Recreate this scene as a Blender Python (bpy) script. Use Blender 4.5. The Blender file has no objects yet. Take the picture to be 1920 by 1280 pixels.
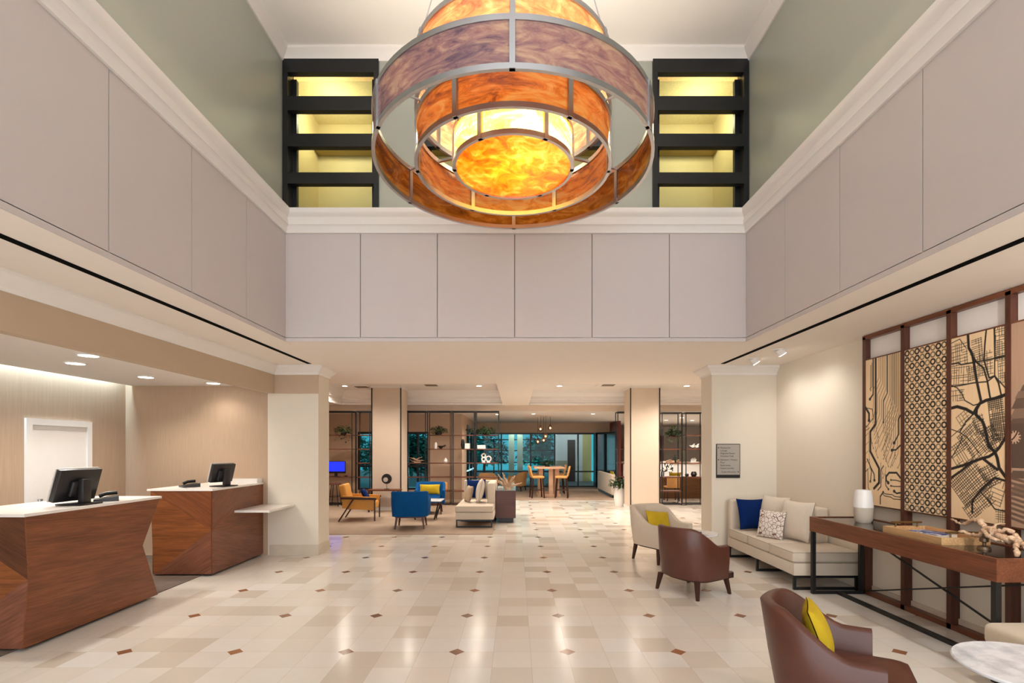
import bpy, bmesh, math, random
import numpy as np
from mathutils import Vector, Matrix, Euler, Quaternion
random.seed(7)
C = bpy.context.scene.collection
PI = math.pi
CAMZ, F, VX, VY = 1.651, 955.0, 967.0, 842.0

def lin(c):
    return tuple(((v/255.0)/12.92 if v/255.0 <= .04045 else (((v/255.0)+.055)/1.055)**2.4) for v in c)+(1,)

# ------------------------------------------------------------------ materials
def nt(name):
    m = bpy.data.materials.new(name); m.use_nodes = True
    t = m.node_tree
    b = t.nodes['Principled BSDF']
    return m, t, b
def node(t, kind, **kw):
    n = t.nodes.new(kind)
    for k, v in kw.items():
        setattr(n, k, v)
    return n
def math_(t, op, a, b=None, clamp=False):
    n = t.nodes.new('ShaderNodeMath'); n.operation = op; n.use_clamp = clamp
    for i, v in enumerate((a, b)):
        if v is None: continue
        if isinstance(v, (int, float)): n.inputs[i].default_value = v
        else: t.links.new(v, n.inputs[i])
    return n.outputs[0]
def mixc(t, fac, a, b):
    n = t.nodes.new('ShaderNodeMix'); n.data_type = 'RGBA'
    for i, v in ((0, fac), (6, a), (7, b)):
        if isinstance(v, (int, float)): n.inputs[i].default_value = v
        elif isinstance(v, tuple): n.inputs[i].default_value = v
        else: t.links.new(v, n.inputs[i])
    return n.outputs[2]
def ramp(t, fac, stops):
    n = t.nodes.new('ShaderNodeValToRGB'); e = n.color_ramp.elements
    while len(e) < len(stops): e.new(.5)
    for i, (p, c) in enumerate(stops):
        e[i].position = p; e[i].color = c
    t.links.new(fac, n.inputs[0]); return n.outputs[0]
def noise(t, vec=None, scale=5, detail=3, rough=.5):
    n = t.nodes.new('ShaderNodeTexNoise'); n.inputs['Scale'].default_value = scale
    n.inputs['Detail'].default_value = detail; n.inputs['Roughness'].default_value = rough
    if vec is not None: t.links.new(vec, n.inputs['Vector'])
    return n
def objco(t):
    return t.nodes.new('ShaderNodeTexCoord').outputs['Object']
def mapped(t, vec, scale=(1, 1, 1), rot=(0, 0, 0)):
    n = t.nodes.new('ShaderNodeMapping'); n.inputs['Scale'].default_value = scale; n.inputs['Rotation'].default_value = rot
    t.links.new(vec, n.inputs['Vector']); return n.outputs[0]
_mc = {}
def mat(name, col, rough=.6, metal=0, var=.06, scale=8, spec=.5, bump=0, sheen=0, coat=0):
    if name in _mc: return _mc[name]
    m, t, b = nt(name)
    c = lin(col)
    n = noise(t, objco(t), scale, 4)
    lo = tuple(max(0, v*(1-var)) for v in c[:3])+(1,); hi = tuple(min(1, v*(1+var)) for v in c[:3])+(1,)
    t.links.new(mixc(t, n.outputs[0], lo, hi), b.inputs['Base Color'])
    b.inputs['Roughness'].default_value = rough; b.inputs['Metallic'].default_value = metal
    b.inputs['Specular IOR Level'].default_value = spec
    if coat: b.inputs['Coat Weight'].default_value = coat; b.inputs['Coat Roughness'].default_value = .1
    if sheen: b.inputs['Sheen Weight'].default_value = sheen
    if bump:
        bn = node(t, 'ShaderNodeBump'); bn.inputs['Strength'].default_value = bump; bn.inputs['Distance'].default_value = .004
        n2 = noise(t, objco(t), scale*12, 3)
        t.links.new(n2.outputs[0], bn.inputs['Height']); t.links.new(bn.outputs[0], b.inputs['Normal'])
    _mc[name] = m; return m
def emit(name, col, s):
    if name in _mc: return _mc[name]
    m, t, b = nt(name)
    b.inputs['Base Color'].default_value = lin(col); b.inputs['Emission Color'].default_value = lin(col); b.inputs['Emission Strength'].default_value = s
    _mc[name] = m; return m
def wood(name, c1, c2, grain=(1, 0, 0), rough=.38, fine=1.0, spec=.4):
    if name in _mc: return _mc[name]
    m, t, b = nt(name)
    rot = Vector(grain).normalized().rotation_difference(Vector((1, 0, 0))).to_euler()
    v = mapped(t, objco(t), rot=tuple(rot))
    v1 = mapped(t, v, scale=(1.3*fine, 30*fine, 30*fine))
    v2 = mapped(t, v, scale=(.7*fine, 5*fine, 5*fine))
    a = noise(t, v1, 2.2, 5, .65); d = noise(t, v2, 1.6, 3)
    f = math_(t, 'ADD', math_(t, 'MULTIPLY', a.outputs[0], .65), math_(t, 'MULTIPLY', d.outputs[0], .35))
    col = ramp(t, f, [(.33, lin(c2)), (.66, lin(c1))])
    t.links.new(col, b.inputs['Base Color'])
    b.inputs['Roughness'].default_value = rough; b.inputs['Specular IOR Level'].default_value = spec
    _mc[name] = m; return m
def glass_mat(name, tint=(235, 245, 245), gl=.12):
    if name in _mc: return _mc[name]
    m, t, b = nt(name); out = t.nodes['Material Output']
    tr = node(t, 'ShaderNodeBsdfTransparent'); tr.inputs[0].default_value = lin(tint)
    g = node(t, 'ShaderNodeBsdfGlossy'); g.inputs['Roughness'].default_value = .02
    fr = node(t, 'ShaderNodeFresnel'); fr.inputs[0].default_value = 1.45
    mx = node(t, 'ShaderNodeMixShader')
    t.links.new(math_(t, 'MULTIPLY', fr.outputs[0], gl/.05, True), mx.inputs[0])
    t.links.new(tr.outputs[0], mx.inputs[1]); t.links.new(g.outputs[0], mx.inputs[2]); t.links.new(mx.outputs[0], out.inputs[0])
    t.nodes.remove(b); _mc[name] = m; return m

# ------------------------------------------------------------------ mesh builder
class MB:
    def __init__(s): s.bm = bmesh.new()
    def _tr(s, vs, M):
        if M is not None:
            for v in vs: v.co = M @ v.co
    def box(s, x0, x1, y0, y1, z0, z1, bev=0, seg=2, M=None):
        b2 = bmesh.new()
        vs = [b2.verts.new((x, y, z)) for x in (x0, x1) for y in (y0, y1) for z in (z0, z1)]
        for q in ((0, 1, 3, 2), (4, 6, 7, 5), (0, 4, 5, 1), (2, 3, 7, 6), (0, 2, 6, 4), (1, 5, 7, 3)): b2.faces.new([vs[i] for i in q])
        if bev: bmesh.ops.bevel(b2, geom=b2.edges[:], offset=bev, segments=seg, profile=.5, affect='EDGES')
        s._merge(b2, M); return s
    def _merge(s, b2, M=None):
        if M is not None: bmesh.ops.transform(b2, matrix=M, verts=b2.verts[:])
        mp = {}
        for v in b2.verts: mp[v] = s.bm.verts.new(v.co)
        for f in b2.faces:
            try: s.bm.faces.new([mp[v] for v in f.verts])
            except ValueError: pass
        b2.free()
    def rings(s, rings, closed=True, cap0=True, cap1=True, loop=False, M=None):
        b2 = bmesh.new()
        R = [[b2.verts.new(p) for p in r] for r in rings]
        n = len(R[0]); m = len(R)
        for i in range(m if loop else m-1):
            a, b = R[i], R[(i+1) % m]
            for j in range(n if closed else n-1):
                k = (j+1) % n
                try: b2.faces.new((a[j], a[k], b[k], b[j]))
                except ValueError: pass
        if not loop and closed:
            if cap0: b2.faces.new(list(reversed(R[0])))
            if cap1: b2.faces.new(R[-1])
        s._merge(b2, M); return s
    def lathe(s, prof, n=20, c=(0, 0, 0), M=None, cap=True):
        r = [[(c[0]+max(p[0], .0004)*math.cos(2*PI*i/n), c[1]+max(p[0], .0004)*math.sin(2*PI*i/n), c[2]+p[1]) for i in range(n)] for p in prof]
        return s.rings(r, cap0=cap, cap1=cap, M=M)
    def cyl(s, x, y, z0, z1, r, r1=None, n=14): return s.lathe([(r, z0), (r if r1 is None else r1, z1)], n, (x, y, 0))
    def tube(s, pts, rad, n=8, loop=False):
        pts = [Vector(p) for p in pts]; m = len(pts)
        rs = rad if isinstance(rad, (list, tuple)) else [rad]*m
        out = []; up = None
        for i, p in enumerate(pts):
            a = pts[(i-1) % m] if (loop or i > 0) else p; b = pts[(i+1) % m] if (loop or i < m-1) else p
            d = (b-a).normalized()
            if up is None: up = d.orthogonal().normalized()
            up = (up-d*up.dot(d)).normalized(); w = d.cross(up)
            out.append([tuple(p+up*rs[i]*math.cos(2*PI*j/n)+w*rs[i]*math.sin(2*PI*j/n)) for j in range(n)])
        return s.rings(out, loop=loop)
    def bar(s, a, b, w, h=None):
        a, b = Vector(a), Vector(b); h = h or w; d = b-a
        q = d.to_track_quat('Z', 'Y'); M = Matrix.Translation(a) @ q.to_matrix().to_4x4()
        return s.box(-w/2, w/2, -h/2, h/2, 0, d.length, M=M)
    def prism(s, poly, axis, a0, a1, M=None):
        def p3(u, v, a): return {'x': (a, u, v), 'y': (u, a, v), 'z': (u, v, a)}[axis]
        return s.rings([[p3(u, v, a0) for u, v in poly], [p3(u, v, a1) for u, v in poly]], M=M)
    def pillow(s, w, h, t, n=16, M=None):
        def pt(i, j, sg):
            u = -1+2*i/n; v = -1+2*j/n
            x = w/2*u*(1-.07*(1-v*v)); y = h/2*v*(1-.07*(1-u*u))
            e = max(0, (1-u*u)*(1-v*v))**.42
            return (x, y, sg*(t/2*e+.003))
        for sg in (1, -1):
            s.rings([[pt(i, j, sg) for j in range(n+1)] for i in range(n+1)], closed=False, M=M)
        return s
    def sphere(s, c, r, n=12, sz=1):
        return s.lathe([(r*math.sin(PI*i/n), -r*sz*math.cos(PI*i/n)) for i in range(n+1)], n+4, c)
    def build(s, name, m=None, parent=None, smooth=True, ang=32, loc=None, rot=None):
        bm = s.bm
        bmesh.ops.remove_doubles(bm, verts=bm.verts[:], dist=1e-5)
        bmesh.ops.recalc_face_normals(bm, faces=bm.faces[:])
        for f in bm.faces: f.smooth = smooth
        for e in bm.edges:
            if len(e.link_faces) == 2 and e.calc_face_angle(0) > math.radians(ang): e.smooth = False
        me = bpy.data.meshes.new(name); bm.to_mesh(me); bm.free()
        if m is not None: me.materials.append(m)
        o = bpy.data.objects.new(name, me); C.objects.link(o)
        if parent is not None: o.parent = parent
        if loc is not None: o.location = loc
        if rot is not None: o.rotation_euler = rot
        return o

def tag(o, label=None, cat=None, group=None, kind=None):
    if label: o['label'] = label
    if cat: o['category'] = cat
    if group: o['group'] = group
    if kind: o['kind'] = kind
    return o
def thing(name, label, cat, loc=(0, 0, 0), rz=0, group=None):
    o = bpy.data.objects.new(name, None); C.objects.link(o); o.empty_display_size = .1
    o.location = loc; o.rotation_euler = (0, 0, rz)
    return tag(o, label, cat, group)
def struct(name, mb, m, parent=None, smooth=False, label=None):
    o = mb.build(name, m, parent, smooth=smooth)
    if parent is None: o['kind'] = 'structure'
    return o
def copy_tree(o, label=None, loc=None, rz=None, parent=None, group=None):
    c = o.copy(); C.objects.link(c)
    if parent is not None: c.parent = parent
    if label: c['label'] = label
    if group: c['group'] = group
    if loc is not None: c.location = loc
    if rz is not None: c.rotation_euler = (0, 0, rz)
    for ch in list(o.children): copy_tree(ch, parent=c)
    return c
def face_rz(fx, fy): return math.atan2(fy, fx)-PI/2     # local +y points along (fx, fy)

# ------------------------------------------------------------------ common materials
PAINT_FASCIA = mat('fascia_paint', (188, 179, 176), .55, var=.02)
PAINT_CORNICE = mat('cornice_paint', (222, 216, 210), .5, var=.02)
PAINT_SAGE = mat('sage_paint', (160, 163, 152), .38, var=.03, scale=1.5)
PAINT_CEIL = mat('ceiling_paint', (234, 229, 224), .8, var=.015)
PAINT_WARM = mat('warm_soffit_paint', (242, 233, 224), .75, var=.015)
PAINT_TAN = mat('tan_beam_paint', (190, 168, 144), .7, var=.02)
PAINT_CREAM = mat('cream_wall_paint', (224, 214, 198), .6, var=.02)
PAINT_COL = mat('column_paint', (219, 202, 184), .6, var=.02)
PAINT_WHITE = mat('white_paint', (236, 232, 228), .5, var=.015)
BLACK = mat('black_metal', (14, 13, 13), .45, var=.1)
DARKFRAME = mat('dark_frame', (17, 19, 22), .35, var=.1)
STEEL = mat('brushed_steel', (188, 188, 192), .3, metal=1, var=.08)
WALNUT = wood('walnut', (128, 76, 50), (80, 42, 26), (0, 1, 0), .36)
WALNUTX = wood('walnut_crosswise', (124, 74, 48), (78, 42, 26), (1, 0, 0), .36)
WALNUTZ = wood('walnut_upright', (98, 56, 40), (62, 32, 22), (0, 0, 1), .45)
SHELFWOOD = wood('shelf_wood', (120, 72, 50), (74, 40, 28), (1, 0, 0), .5)
BEIGE = mat('beige_upholstery', (206, 192, 174), .9, var=.05, scale=30, bump=.25, sheen=.2)
BEIGE2 = mat('oatmeal_upholstery', (198, 184, 162), .9, var=.08, scale=60, bump=.3, sheen=.2)
CREAMPIL = mat('cream_cushion_linen', (216, 204, 188), .95, var=.06, scale=40, bump=.3, sheen=.2)
LEATHER = mat('brown_leather', (86, 47, 36), .36, var=.2, scale=6, bump=.12)
DARKWOOD = wood('dark_leg_wood', (74, 40, 28), (44, 22, 16), (0, 0, 1), .4)
NAVY = mat('navy_velvet', (3, 34, 88), .9, var=.2, scale=10, spec=.15)
BLUEV = mat('blue_velvet', (2, 72, 130), .85, var=.18, scale=7, spec=.15)
YELLOW = mat('mustard_yellow_velvet', (192, 162, 36), .85, var=.18, scale=12, spec=.2)
TANL = mat('tan_leather', (214, 158, 92), .5, var=.08)
MUSTARD = mat('mustard_leather', (206, 146, 62), .55, var=.08)
MARBLE = None
GLASS = glass_mat('clear_glass', gl=.016)
LEAF = mat('leaf_green', (44, 74, 40), .5, var=.45, scale=14)
CARPETM = mat('lounge_carpet', (160, 140, 122), .95, var=.16, scale=3.5, bump=.4)
WHITEGL = mat('white_glaze', (238, 234, 230), .25, var=.02)
QUARTZ = mat('white_quartz', (235, 230, 224), .25, var=.02, scale=30)
DRIFT = wood('driftwood', (226, 198, 166), (150, 104, 74), (1, 0, 0), .75, fine=2)

def marble_mat():
    m, t, b = nt('white_marble')
    n = noise(t, objco(t), 5, 8, .7); w = node(t, 'ShaderNodeTexWave'); w.inputs['Scale'].default_value = 2.2; w.inputs['Distortion'].default_value = 9; w.inputs['Detail'].default_value = 4
    t.links.new(objco(t), w.inputs['Vector'])
    f = math_(t, 'ADD', math_(t, 'MULTIPLY', w.outputs[1], .06), n.outputs[0])
    t.links.new(ramp(t, f, [(.36, lin((186, 190, 198))), (.58, lin((232, 233, 237)))]), b.inputs['Base Color'])
    b.inputs['Roughness'].default_value = .18
    return m
MARBLE = marble_mat()

def floor_mat():
    m, t, b = nt('marble_floor_tiles')
    g = node(t, 'ShaderNodeNewGeometry'); s = node(t, 'ShaderNodeSeparateXYZ'); t.links.new(g.outputs['Position'], s.inputs[0])
    x, y = s.outputs[0], s.outputs[1]
    T = .301
    u = math_(t, 'DIVIDE', math_(t, 'SUBTRACT', x, .422), T); v = math_(t, 'DIVIDE', math_(t, 'SUBTRACT', y, 4.154), T)
    cu, cv = math_(t, 'FLOOR', u), math_(t, 'FLOOR', v)
    cb = node(t, 'ShaderNodeCombineXYZ'); t.links.new(cu, cb.inputs[0]); t.links.new(cv, cb.inputs[1])
    wn = node(t, 'ShaderNodeTexWhiteNoise', noise_dimensions='2D'); t.links.new(cb.outputs[0], wn.inputs['Vector'])
    tile = ramp(t, wn.outputs['Value'], [(0, lin((206, 196, 182))), (.14, lin((216, 205, 190))), (.28, lin((226, 219, 209))), (.55, lin((232, 227, 219))), (.8, lin((230, 221, 209))), (1, lin((236, 233, 228)))])
    n = noise(t, g.outputs['Position'], 9, 6, .6)
    tile = mixc(t, math_(t, 'MULTIPLY', n.outputs[0], .3), tile, lin((212, 202, 190)))
    # border strip by the desks: plain pale slabs
    bord = math_(t, 'LESS_THAN', x, -3.66)
    tile = mixc(t, bord, tile, lin((230, 224, 214)))
    # joints
    def near(a, d):
        fr = math_(t, 'FRACT', a); e = math_(t, 'ABSOLUTE', math_(t, 'SUBTRACT', fr, .5)); return math_(t, 'GREATER_THAN', e, .5-d)
    j = math_(t, 'MAXIMUM', near(u, .005), near(v, .005))
    tile = mixc(t, math_(t, 'MULTIPLY', j, .55), tile, lin((176, 160, 142)))
    def tri(c, o):
        q = math_(t, 'DIVIDE', math_(t, 'SUBTRACT', c, o), T*3)
        fr = math_(t, 'FRACT', math_(t, 'ADD', q, .5)); return math_(t, 'MULTIPLY', math_(t, 'ABSOLUTE', math_(t, 'SUBTRACT', fr, .5)), T*3)
    d = math_(t, 'ADD', tri(x, .422), tri(y, 4.154))
    dia = math_(t, 'MULTIPLY', math_(t, 'LESS_THAN', d, .066), math_(t, 'SUBTRACT', 1, bord))
    q3 = node(t, 'ShaderNodeCombineXYZ'); t.links.new(math_(t, 'ROUND', math_(t, 'DIVIDE', u, 3)), q3.inputs[0]); t.links.new(math_(t, 'ROUND', math_(t, 'DIVIDE', v, 3)), q3.inputs[1])
    w3 = node(t, 'ShaderNodeTexWhiteNoise', noise_dimensions='2D'); t.links.new(q3.outputs[0], w3.inputs['Vector'])
    dc = ramp(t, w3.outputs['Value'], [(0, lin((104, 70, 52))), (.5, lin((136, 92, 66))), (1, lin((160, 108, 74)))])
    t.links.new(mixc(t, dia, tile, dc), b.inputs['Base Color'])
    r = math_(t, 'ADD', .14, math_(t, 'MULTIPLY', wn.outputs['Value'], .06)); t.links.new(r, b.inputs['Roughness'])
    b.inputs['Specular IOR Level'].default_value = .42
    return m
FLOORM = floor_mat()

def wallpaper():
    m, t, b = nt('woven_wallpaper')
    v = mapped(t, objco(t), scale=(140, 140, 2.5)); n = noise(t, v, 1.0, 4, .6)
    t.links.new(ramp(t, n.outputs[0], [(.3, lin((174, 148, 124))), (.7, lin((186, 161, 137)))]), b.inputs['Base Color'])
    b.inputs['Roughness'].default_value = .75
    return m
WALLPAPER = wallpaper()

def art_glass(name, refl, trans, tfac, k=1):
    m, t, b = nt(name); out = t.nodes['Material Output']; t.nodes.remove(b)
    v = mapped(t, objco(t), scale=(k, k, 3.2*k))
    n = noise(t, v, 3.2, 7, .68); n.inputs['Distortion'].default_value = 1.6
    n2 = noise(t, v, 1.1, 4, .6)
    f = math_(t, 'ADD', math_(t, 'MULTIPLY', n.outputs[0], .7), math_(t, 'MULTIPLY', n2.outputs[0], .3))
    cr = ramp(t, f, [(.38, lin(refl[0])), (.5, lin(refl[1])), (.61, lin(refl[2]))])
    ct = ramp(t, f, [(.38, lin(trans[0])), (.5, lin(trans[1])), (.61, lin(trans[2]))])
    d = node(t, 'ShaderNodeBsdfDiffuse'); t.links.new(cr, d.inputs[0])
    tl = node(t, 'ShaderNodeBsdfTranslucent'); t.links.new(ct, tl.inputs[0])
    gl = node(t, 'ShaderNodeBsdfGlossy'); gl.inputs['Roughness'].default_value = .12
    mx = node(t, 'ShaderNodeMixShader'); mx.inputs[0].default_value = tfac
    t.links.new(d.outputs[0], mx.inputs[1]); t.links.new(tl.outputs[0], mx.inputs[2])
    m2 = node(t, 'ShaderNodeMixShader'); fr = node(t, 'ShaderNodeLayerWeight')
    fc = math_(t, 'ADD', .04, math_(t, 'MULTIPLY', math_(t, 'POWER', fr.outputs['Facing'], 4), .5))
    t.links.new(fc, m2.inputs[0]); t.links.new(mx.outputs[0], m2.inputs[1]); t.links.new(gl.outputs[0], m2.inputs[2])
    t.links.new(m2.outputs[0], out.inputs[0])
    return m

# ================================================================== THE SETTING
ZC, ZTOP = 2.95, 6.5
AX, AY = 2.78, 6.15          # atrium half width, depth of the front fascia
YB = -3.2                    # where the modelled hall ends behind the camera
struct('floor', MB().box(-6.3, 10, YB, 22.3, -.12, 0).box(4.1, 10, 22.3, 26, -.12, 0), FLOORM)
struct('floor_carpet', MB().box(-6.3, -.45, 9.85, 16.55, 0, .012), CARPETM)
struct('floor_carpet_far', MB().box(-1.7, 3.4, 16.56, 22.1, 0, .012), CARPETM)
struct('floor_reception', MB().box(-6.09, -4.1, 2.4, 7.9, 0, .01), mat('reception_carpet', (112, 98, 88), .95, var=.3, scale=5))

# low ceiling
cb = MB()
cb.box(-3.9, -AX, YB, AY, ZC, ZC+.05).box(AX, 4.3, YB, AY, ZC, ZC+.05)
cb.box(-6.3, 10, AY, 10.1, ZC, ZC+.05)
cb.box(-.38, .38, 10.1, 14.96, ZC, ZC+.05)
cb.box(-6.3, -5.17, 10.1, 14.96, ZC, ZC+.05).box(5.6, 10, 10.1, 14.96, ZC, ZC+.05)
struct('ceiling_lobby', cb, PAINT_WARM)
cf = MB()
for x0, x1 in ((-5.17, -.38), (.38, 5.6)):
    cf.box(x0, x1, 10.1, 14.96, 3.36, 3.4)
    cf.box(x0-.02, x0, 10.1, 14.96, ZC+.05, 3.4).box(x1, x1+.02, 10.1, 14.96, ZC+.05, 3.4).box(x0, x1, 10.08, 10.1, ZC+.05, 3.4)
struct('ceiling_coffer', cf, PAINT_CEIL)
struct('ceiling_beam', MB().box(-6.3, 10, 14.98, 15.25, ZC, 3.4).box(-6.3, 10, 15.2, 15.45, 2.8, 3.4), PAINT_COL)
for i, (x0, x1) in enumerate(((-5.17, -.38), (.38, 5.6))):        # moulded white faces at the coffers' far ends
    prof = [(14.98, 2.95), (14.90, 2.95), (14.90, 3.0), (14.93, 3.02), (14.93, 3.10), (14.88, 3.13), (14.88, 3.19), (14.80, 3.28), (14.76, 3.36), (14.98, 3.36)]
    struct(f'trim_{i+1}', MB().prism(prof, 'x', x0, x1), PAINT_WHITE)
struct('trim_3', MB().prism([(-5.17, 2.95), (-5.09, 2.95), (-5.09, 3.0), (-5.12, 3.02), (-5.12, 3.1), (-5.07, 3.13), (-5.07, 3.19), (-4.95, 3.36), (-5.17, 3.36)], 'y', 10.1, 14.9), PAINT_WHITE)
struct('ceiling_far', MB().box(-6.3, 10, 15.45, 16.75, 2.8, 2.9).box(-1.9, 10, 16.75, 22.4, 2.8, 2.9).box(4.1, 10, 22.4, 26, 2.8, 2.9), PAINT_CEIL)

# atrium: fascia panels, cornice, upper walls, ceiling
def fascia(name, a0, a1, seams, mk):
    """mk(u0,u1,z0,z1,d0,d1) -> MB box with u along the wall and d the depth behind the face"""
    w = struct(name, mk(MB(), a0, a1, ZC+.055, 4.5, .02, .16), mat('seam_shadow_gap', (128, 122, 118), .8))
    for i in range(len(seams)-1):
        mk(MB(), seams[i]+.0045, seams[i+1]-.0045, 2.995, 4.27, 0, .05).build('fascia_panel', PAINT_FASCIA, w, smooth=False)
    mk(MB(), a0, a1, ZC, 2.992, -.006, 0).build('fascia_lip', PAINT_FASCIA, w, smooth=False)
    return w
mkb = lambda m, u0, u1, z0, z1, d0, d1: m.box(u0, u1, AY+d0, AY+d1, z0, z1)
mkl = lambda m, u0, u1, z0, z1, d0, d1: m.box(-AX-d1, -AX-d0, u0, u1, z0, z1)
mkr = lambda m, u0, u1, z0, z1, d0, d1: m.box(AX+d0, AX+d1, u0, u1, z0, z1)
fascia('wall_front', -AX-.15, AX+.15, [-2.785, -1.875, -.947, -.013, .921, 1.855, 2.785], mkb)
ys = [YB, -1.0, -.1, .8, 1.69, 2.59, 3.48, 4.37, 5.26, AY]
fascia('wall_left_upper', YB, AY+.15, ys, mkl)
fascia('wall_right_upper', YB, AY+.15, ys, mkr)
# cornice profile: (outward, z)
CP = [(-.17, 4.25), (-.005, 4.25), (.02, 4.255), (.022, 4.275), (.03, 4.29), (.035, 4.315), (.05, 4.335), (.06, 4.34), (.06, 4.39), (.045, 4.395), (.045, 4.435), (.065, 4.455), (.08, 4.47), (.085, 4.49), (.085, 4.53), (-.17, 4.53)]
struct('trim_4', MB().rings([[(-AX+d, YB, z) for d, z in CP], [(-AX+d, AY-d, z) for d, z in CP], [(AX-d, AY-d, z) for d, z in CP], [(AX-d, YB, z) for d, z in CP]]), PAINT_CORNICE, smooth=True)
UX, UY = 2.84, 6.21
struct('wall_left_atrium', MB().box(-UX-.12, -UX, YB, UY+.2, 4.45, ZTOP+.1), PAINT_SAGE)
struct('wall_right_atrium', MB().box(UX, UX+.12, YB, UY+.2, 4.45, ZTOP+.1), PAINT_SAGE)
WINS = [(-2.83, -1.665), (-1.16, 1.16), (1.665, 2.83)]
wb = MB(); wz0, wz1 = 4.53, 6.39
xs = [-UX]+[v for w in WINS for v in w]+[UX]
for i in range(0, len(xs), 2): wb.box(xs[i], xs[i+1], UY, UY+.2, wz0-.1, ZTOP)
wb.box(-UX, UX, UY, UY+.2, wz1, ZTOP+.1).box(-UX, UX, UY, UY+.2, wz0-.1, wz0)
struct('wall_back_atrium', wb, PAINT_SAGE)
struct('ceiling', MB().box(-UX-.1, UX+.1, YB, UY+.3, ZTOP, ZTOP+.1), PAINT_CEIL)
CR = [(-.001, ZTOP-.13), (.02, ZTOP-.13), (.03, ZTOP-.10), (.08, ZTOP-.05), (.1, ZTOP-.03), (.1, ZTOP), (-.001, ZTOP)]
struct('trim_5', MB().rings([[(-UX+d, YB, z) for d, z in CR], [(-UX+d, UY-d, z) for d, z in CR], [(UX-d, UY-d, z) for d, z in CR], [(UX-d, YB, z) for d, z in CR]]), PAINT_CORNICE, smooth=True)
# upper windows
for k, (x0, x1) in enumerate(WINS):
    w = thing(f'window_{k+1}', None, None, ((x0+x1)/2, UY, wz0)); w['kind'] = 'structure'
    hw = (x1-x0)/2
    m = MB().box(-hw, -hw+.06, -.03, .15, 0, wz1-wz0).box(hw-.06, hw, -.03, .15, 0, wz1-wz0).box(-hw+.06, hw-.06, -.03, .05, wz1-wz0-.165, wz1-wz0)
    m.build('window_frame', DARKFRAME, w, smooth=False)
    for za, zb in ((4.875, 5.01), (5.325, 5.48), (5.765, 5.935)):
        MB().box(-hw+.06, hw-.06, -.03, .05, za-wz0, zb-wz0).build('window_rail', DARKFRAME, w, smooth=False)
    MB().box(-hw+.06, -hw+.115, .1, .16, 0, wz1-wz0-.16).box(hw-.115, hw-.06, .1, .16, 0, wz1-wz0-.16).build('sash', DARKFRAME, w, smooth=False)
    if k == 1:
        for q in (-.4, .4): MB().box(q-.03, q+.03, -.03, .2, 0, wz1-wz0-.16).build('mullion', DARKFRAME, w, smooth=False)
    MB().box(-hw+.06, hw-.06, .125, .13, 0, wz1-wz0-.165).build('window_pane', GLASS, w, smooth=False)
# corridor behind the upper windows
YEL = mat('gold_corridor_paint', (212, 194, 146), .7, var=.04)
struct('wall_corridor', MB().box(-3.2, 3.2, 8.0, 8.1, 4.4, 6.9).box(-3.2, -3.1, 6.42, 8, 4.4, 6.9).box(3.1, 3.2, 6.42, 8, 4.4, 6.9), YEL)
struct('ceiling_corridor', MB().box(-3.2, 3.2, 6.42, 8.1, 6.75, 6.85), mat('popcorn_ceiling', (226, 210, 160), .9, var=.25, scale=70, bump=1))
struct('floor_corridor', MB().box(-3.2, 3.2, 6.42, 8.1, 4.38, 4.42), mat('corridor_carpet', (150, 128, 84), .95))
struct('trim_6', MB().box(-3.1, 3.1, 7.75, 8.0, 6.25, 6.4), mat('corridor_soffit', (168, 146, 92), .7))

# right wall, pilasters, columns, left beam, reception
struct('wall_right', MB().box(4.07, 4.25, YB, 8.4, 0, ZC), PAINT_CREAM)
def pilaster(name, x0, x1, tn, xin):
    struct(name, MB().box(x0, x1, 7.95, 8.4, 0, ZC), PAINT_CREAM)
pilaster('wall_right_pilaster', 3.06, 4.25, 0, 3.06)
pilaster('wall_left_pilaster', -3.87, -3.08, 0, -3.08)
PC = [(0, ZC-.14), (.015, ZC-.14), (.02, ZC-.11), (.06, ZC-.07), (.085, ZC-.04), (.1, ZC-.03), (.1, ZC-.001), (0, ZC-.001)]
struct('trim_7', MB().rings([[(4.07, 7.95-d, z) for d, z in PC], [(3.06-d, 7.95-d, z) for d, z in PC], [(3.06-d, 8.4+d, z) for d, z in PC]]), PAINT_CEIL, smooth=True)
struct('trim_8', MB().rings([[(-3.76+d, YB, z) for d, z in PC], [(-3.76+d, 7.93-d, z) for d, z in PC], [(-3.08+d, 7.93-d, z) for d, z in PC], [(-3.08+d, 8.4+d, z) for d, z in PC]]), PAINT_CEIL, smooth=True)
struct('wall_left_beam', MB().box(-3.87, -3.76, YB, 7.93, 2.52, ZC).box(-3.87, -3.08, 7.93, 7.95, 2.52, ZC), PAINT_TAN)
BASEM = mat('marble_baseboard', (206, 194, 176), .25, var=.12, scale=6)
struct('baseboard_left', MB().box(-3.84, -3.07, 7.935, 7.95, 0, .16).box(-3.08, -3.065, 7.95, 8.41, 0, .16), BASEM)
struct('baseboard_right', MB().box(3.05, 3.3, 7.935, 7.95, 0, .16).box(3.045, 3.06, 7.95, 8.41, 0, .16).box(4.055, 4.07, YB, 5.8, 0, .1), BASEM)
for nm, s in (('column_left', -1), ('column_right', 1)):
    o = struct('wall_'+nm, MB().box(min(s*3.09, s*3.87), max(s*3.09, s*3.87), 13.7, 14.5, 0, 3.36), PAINT_COL)
    for xx in (3.09, 3.87):
        MB().box(s*xx-.014, s*xx+.014, 13.685, 13.71, .12, 3.3).build('joint_strip', BLACK, o, smooth=False)
    MB().box(min(s*3.07, s*3.89), max(s*3.07, s*3.89), 13.67, 14.52, 0, .1).build('plinth', PAINT_WHITE, o, smooth=False)
    MB().box(min(s*3.07, s*3.89), max(s*3.07, s*3.89), 13.67, 14.52, 3.3, 3.36).build('cap', PAINT_WHITE, o, smooth=False)
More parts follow.
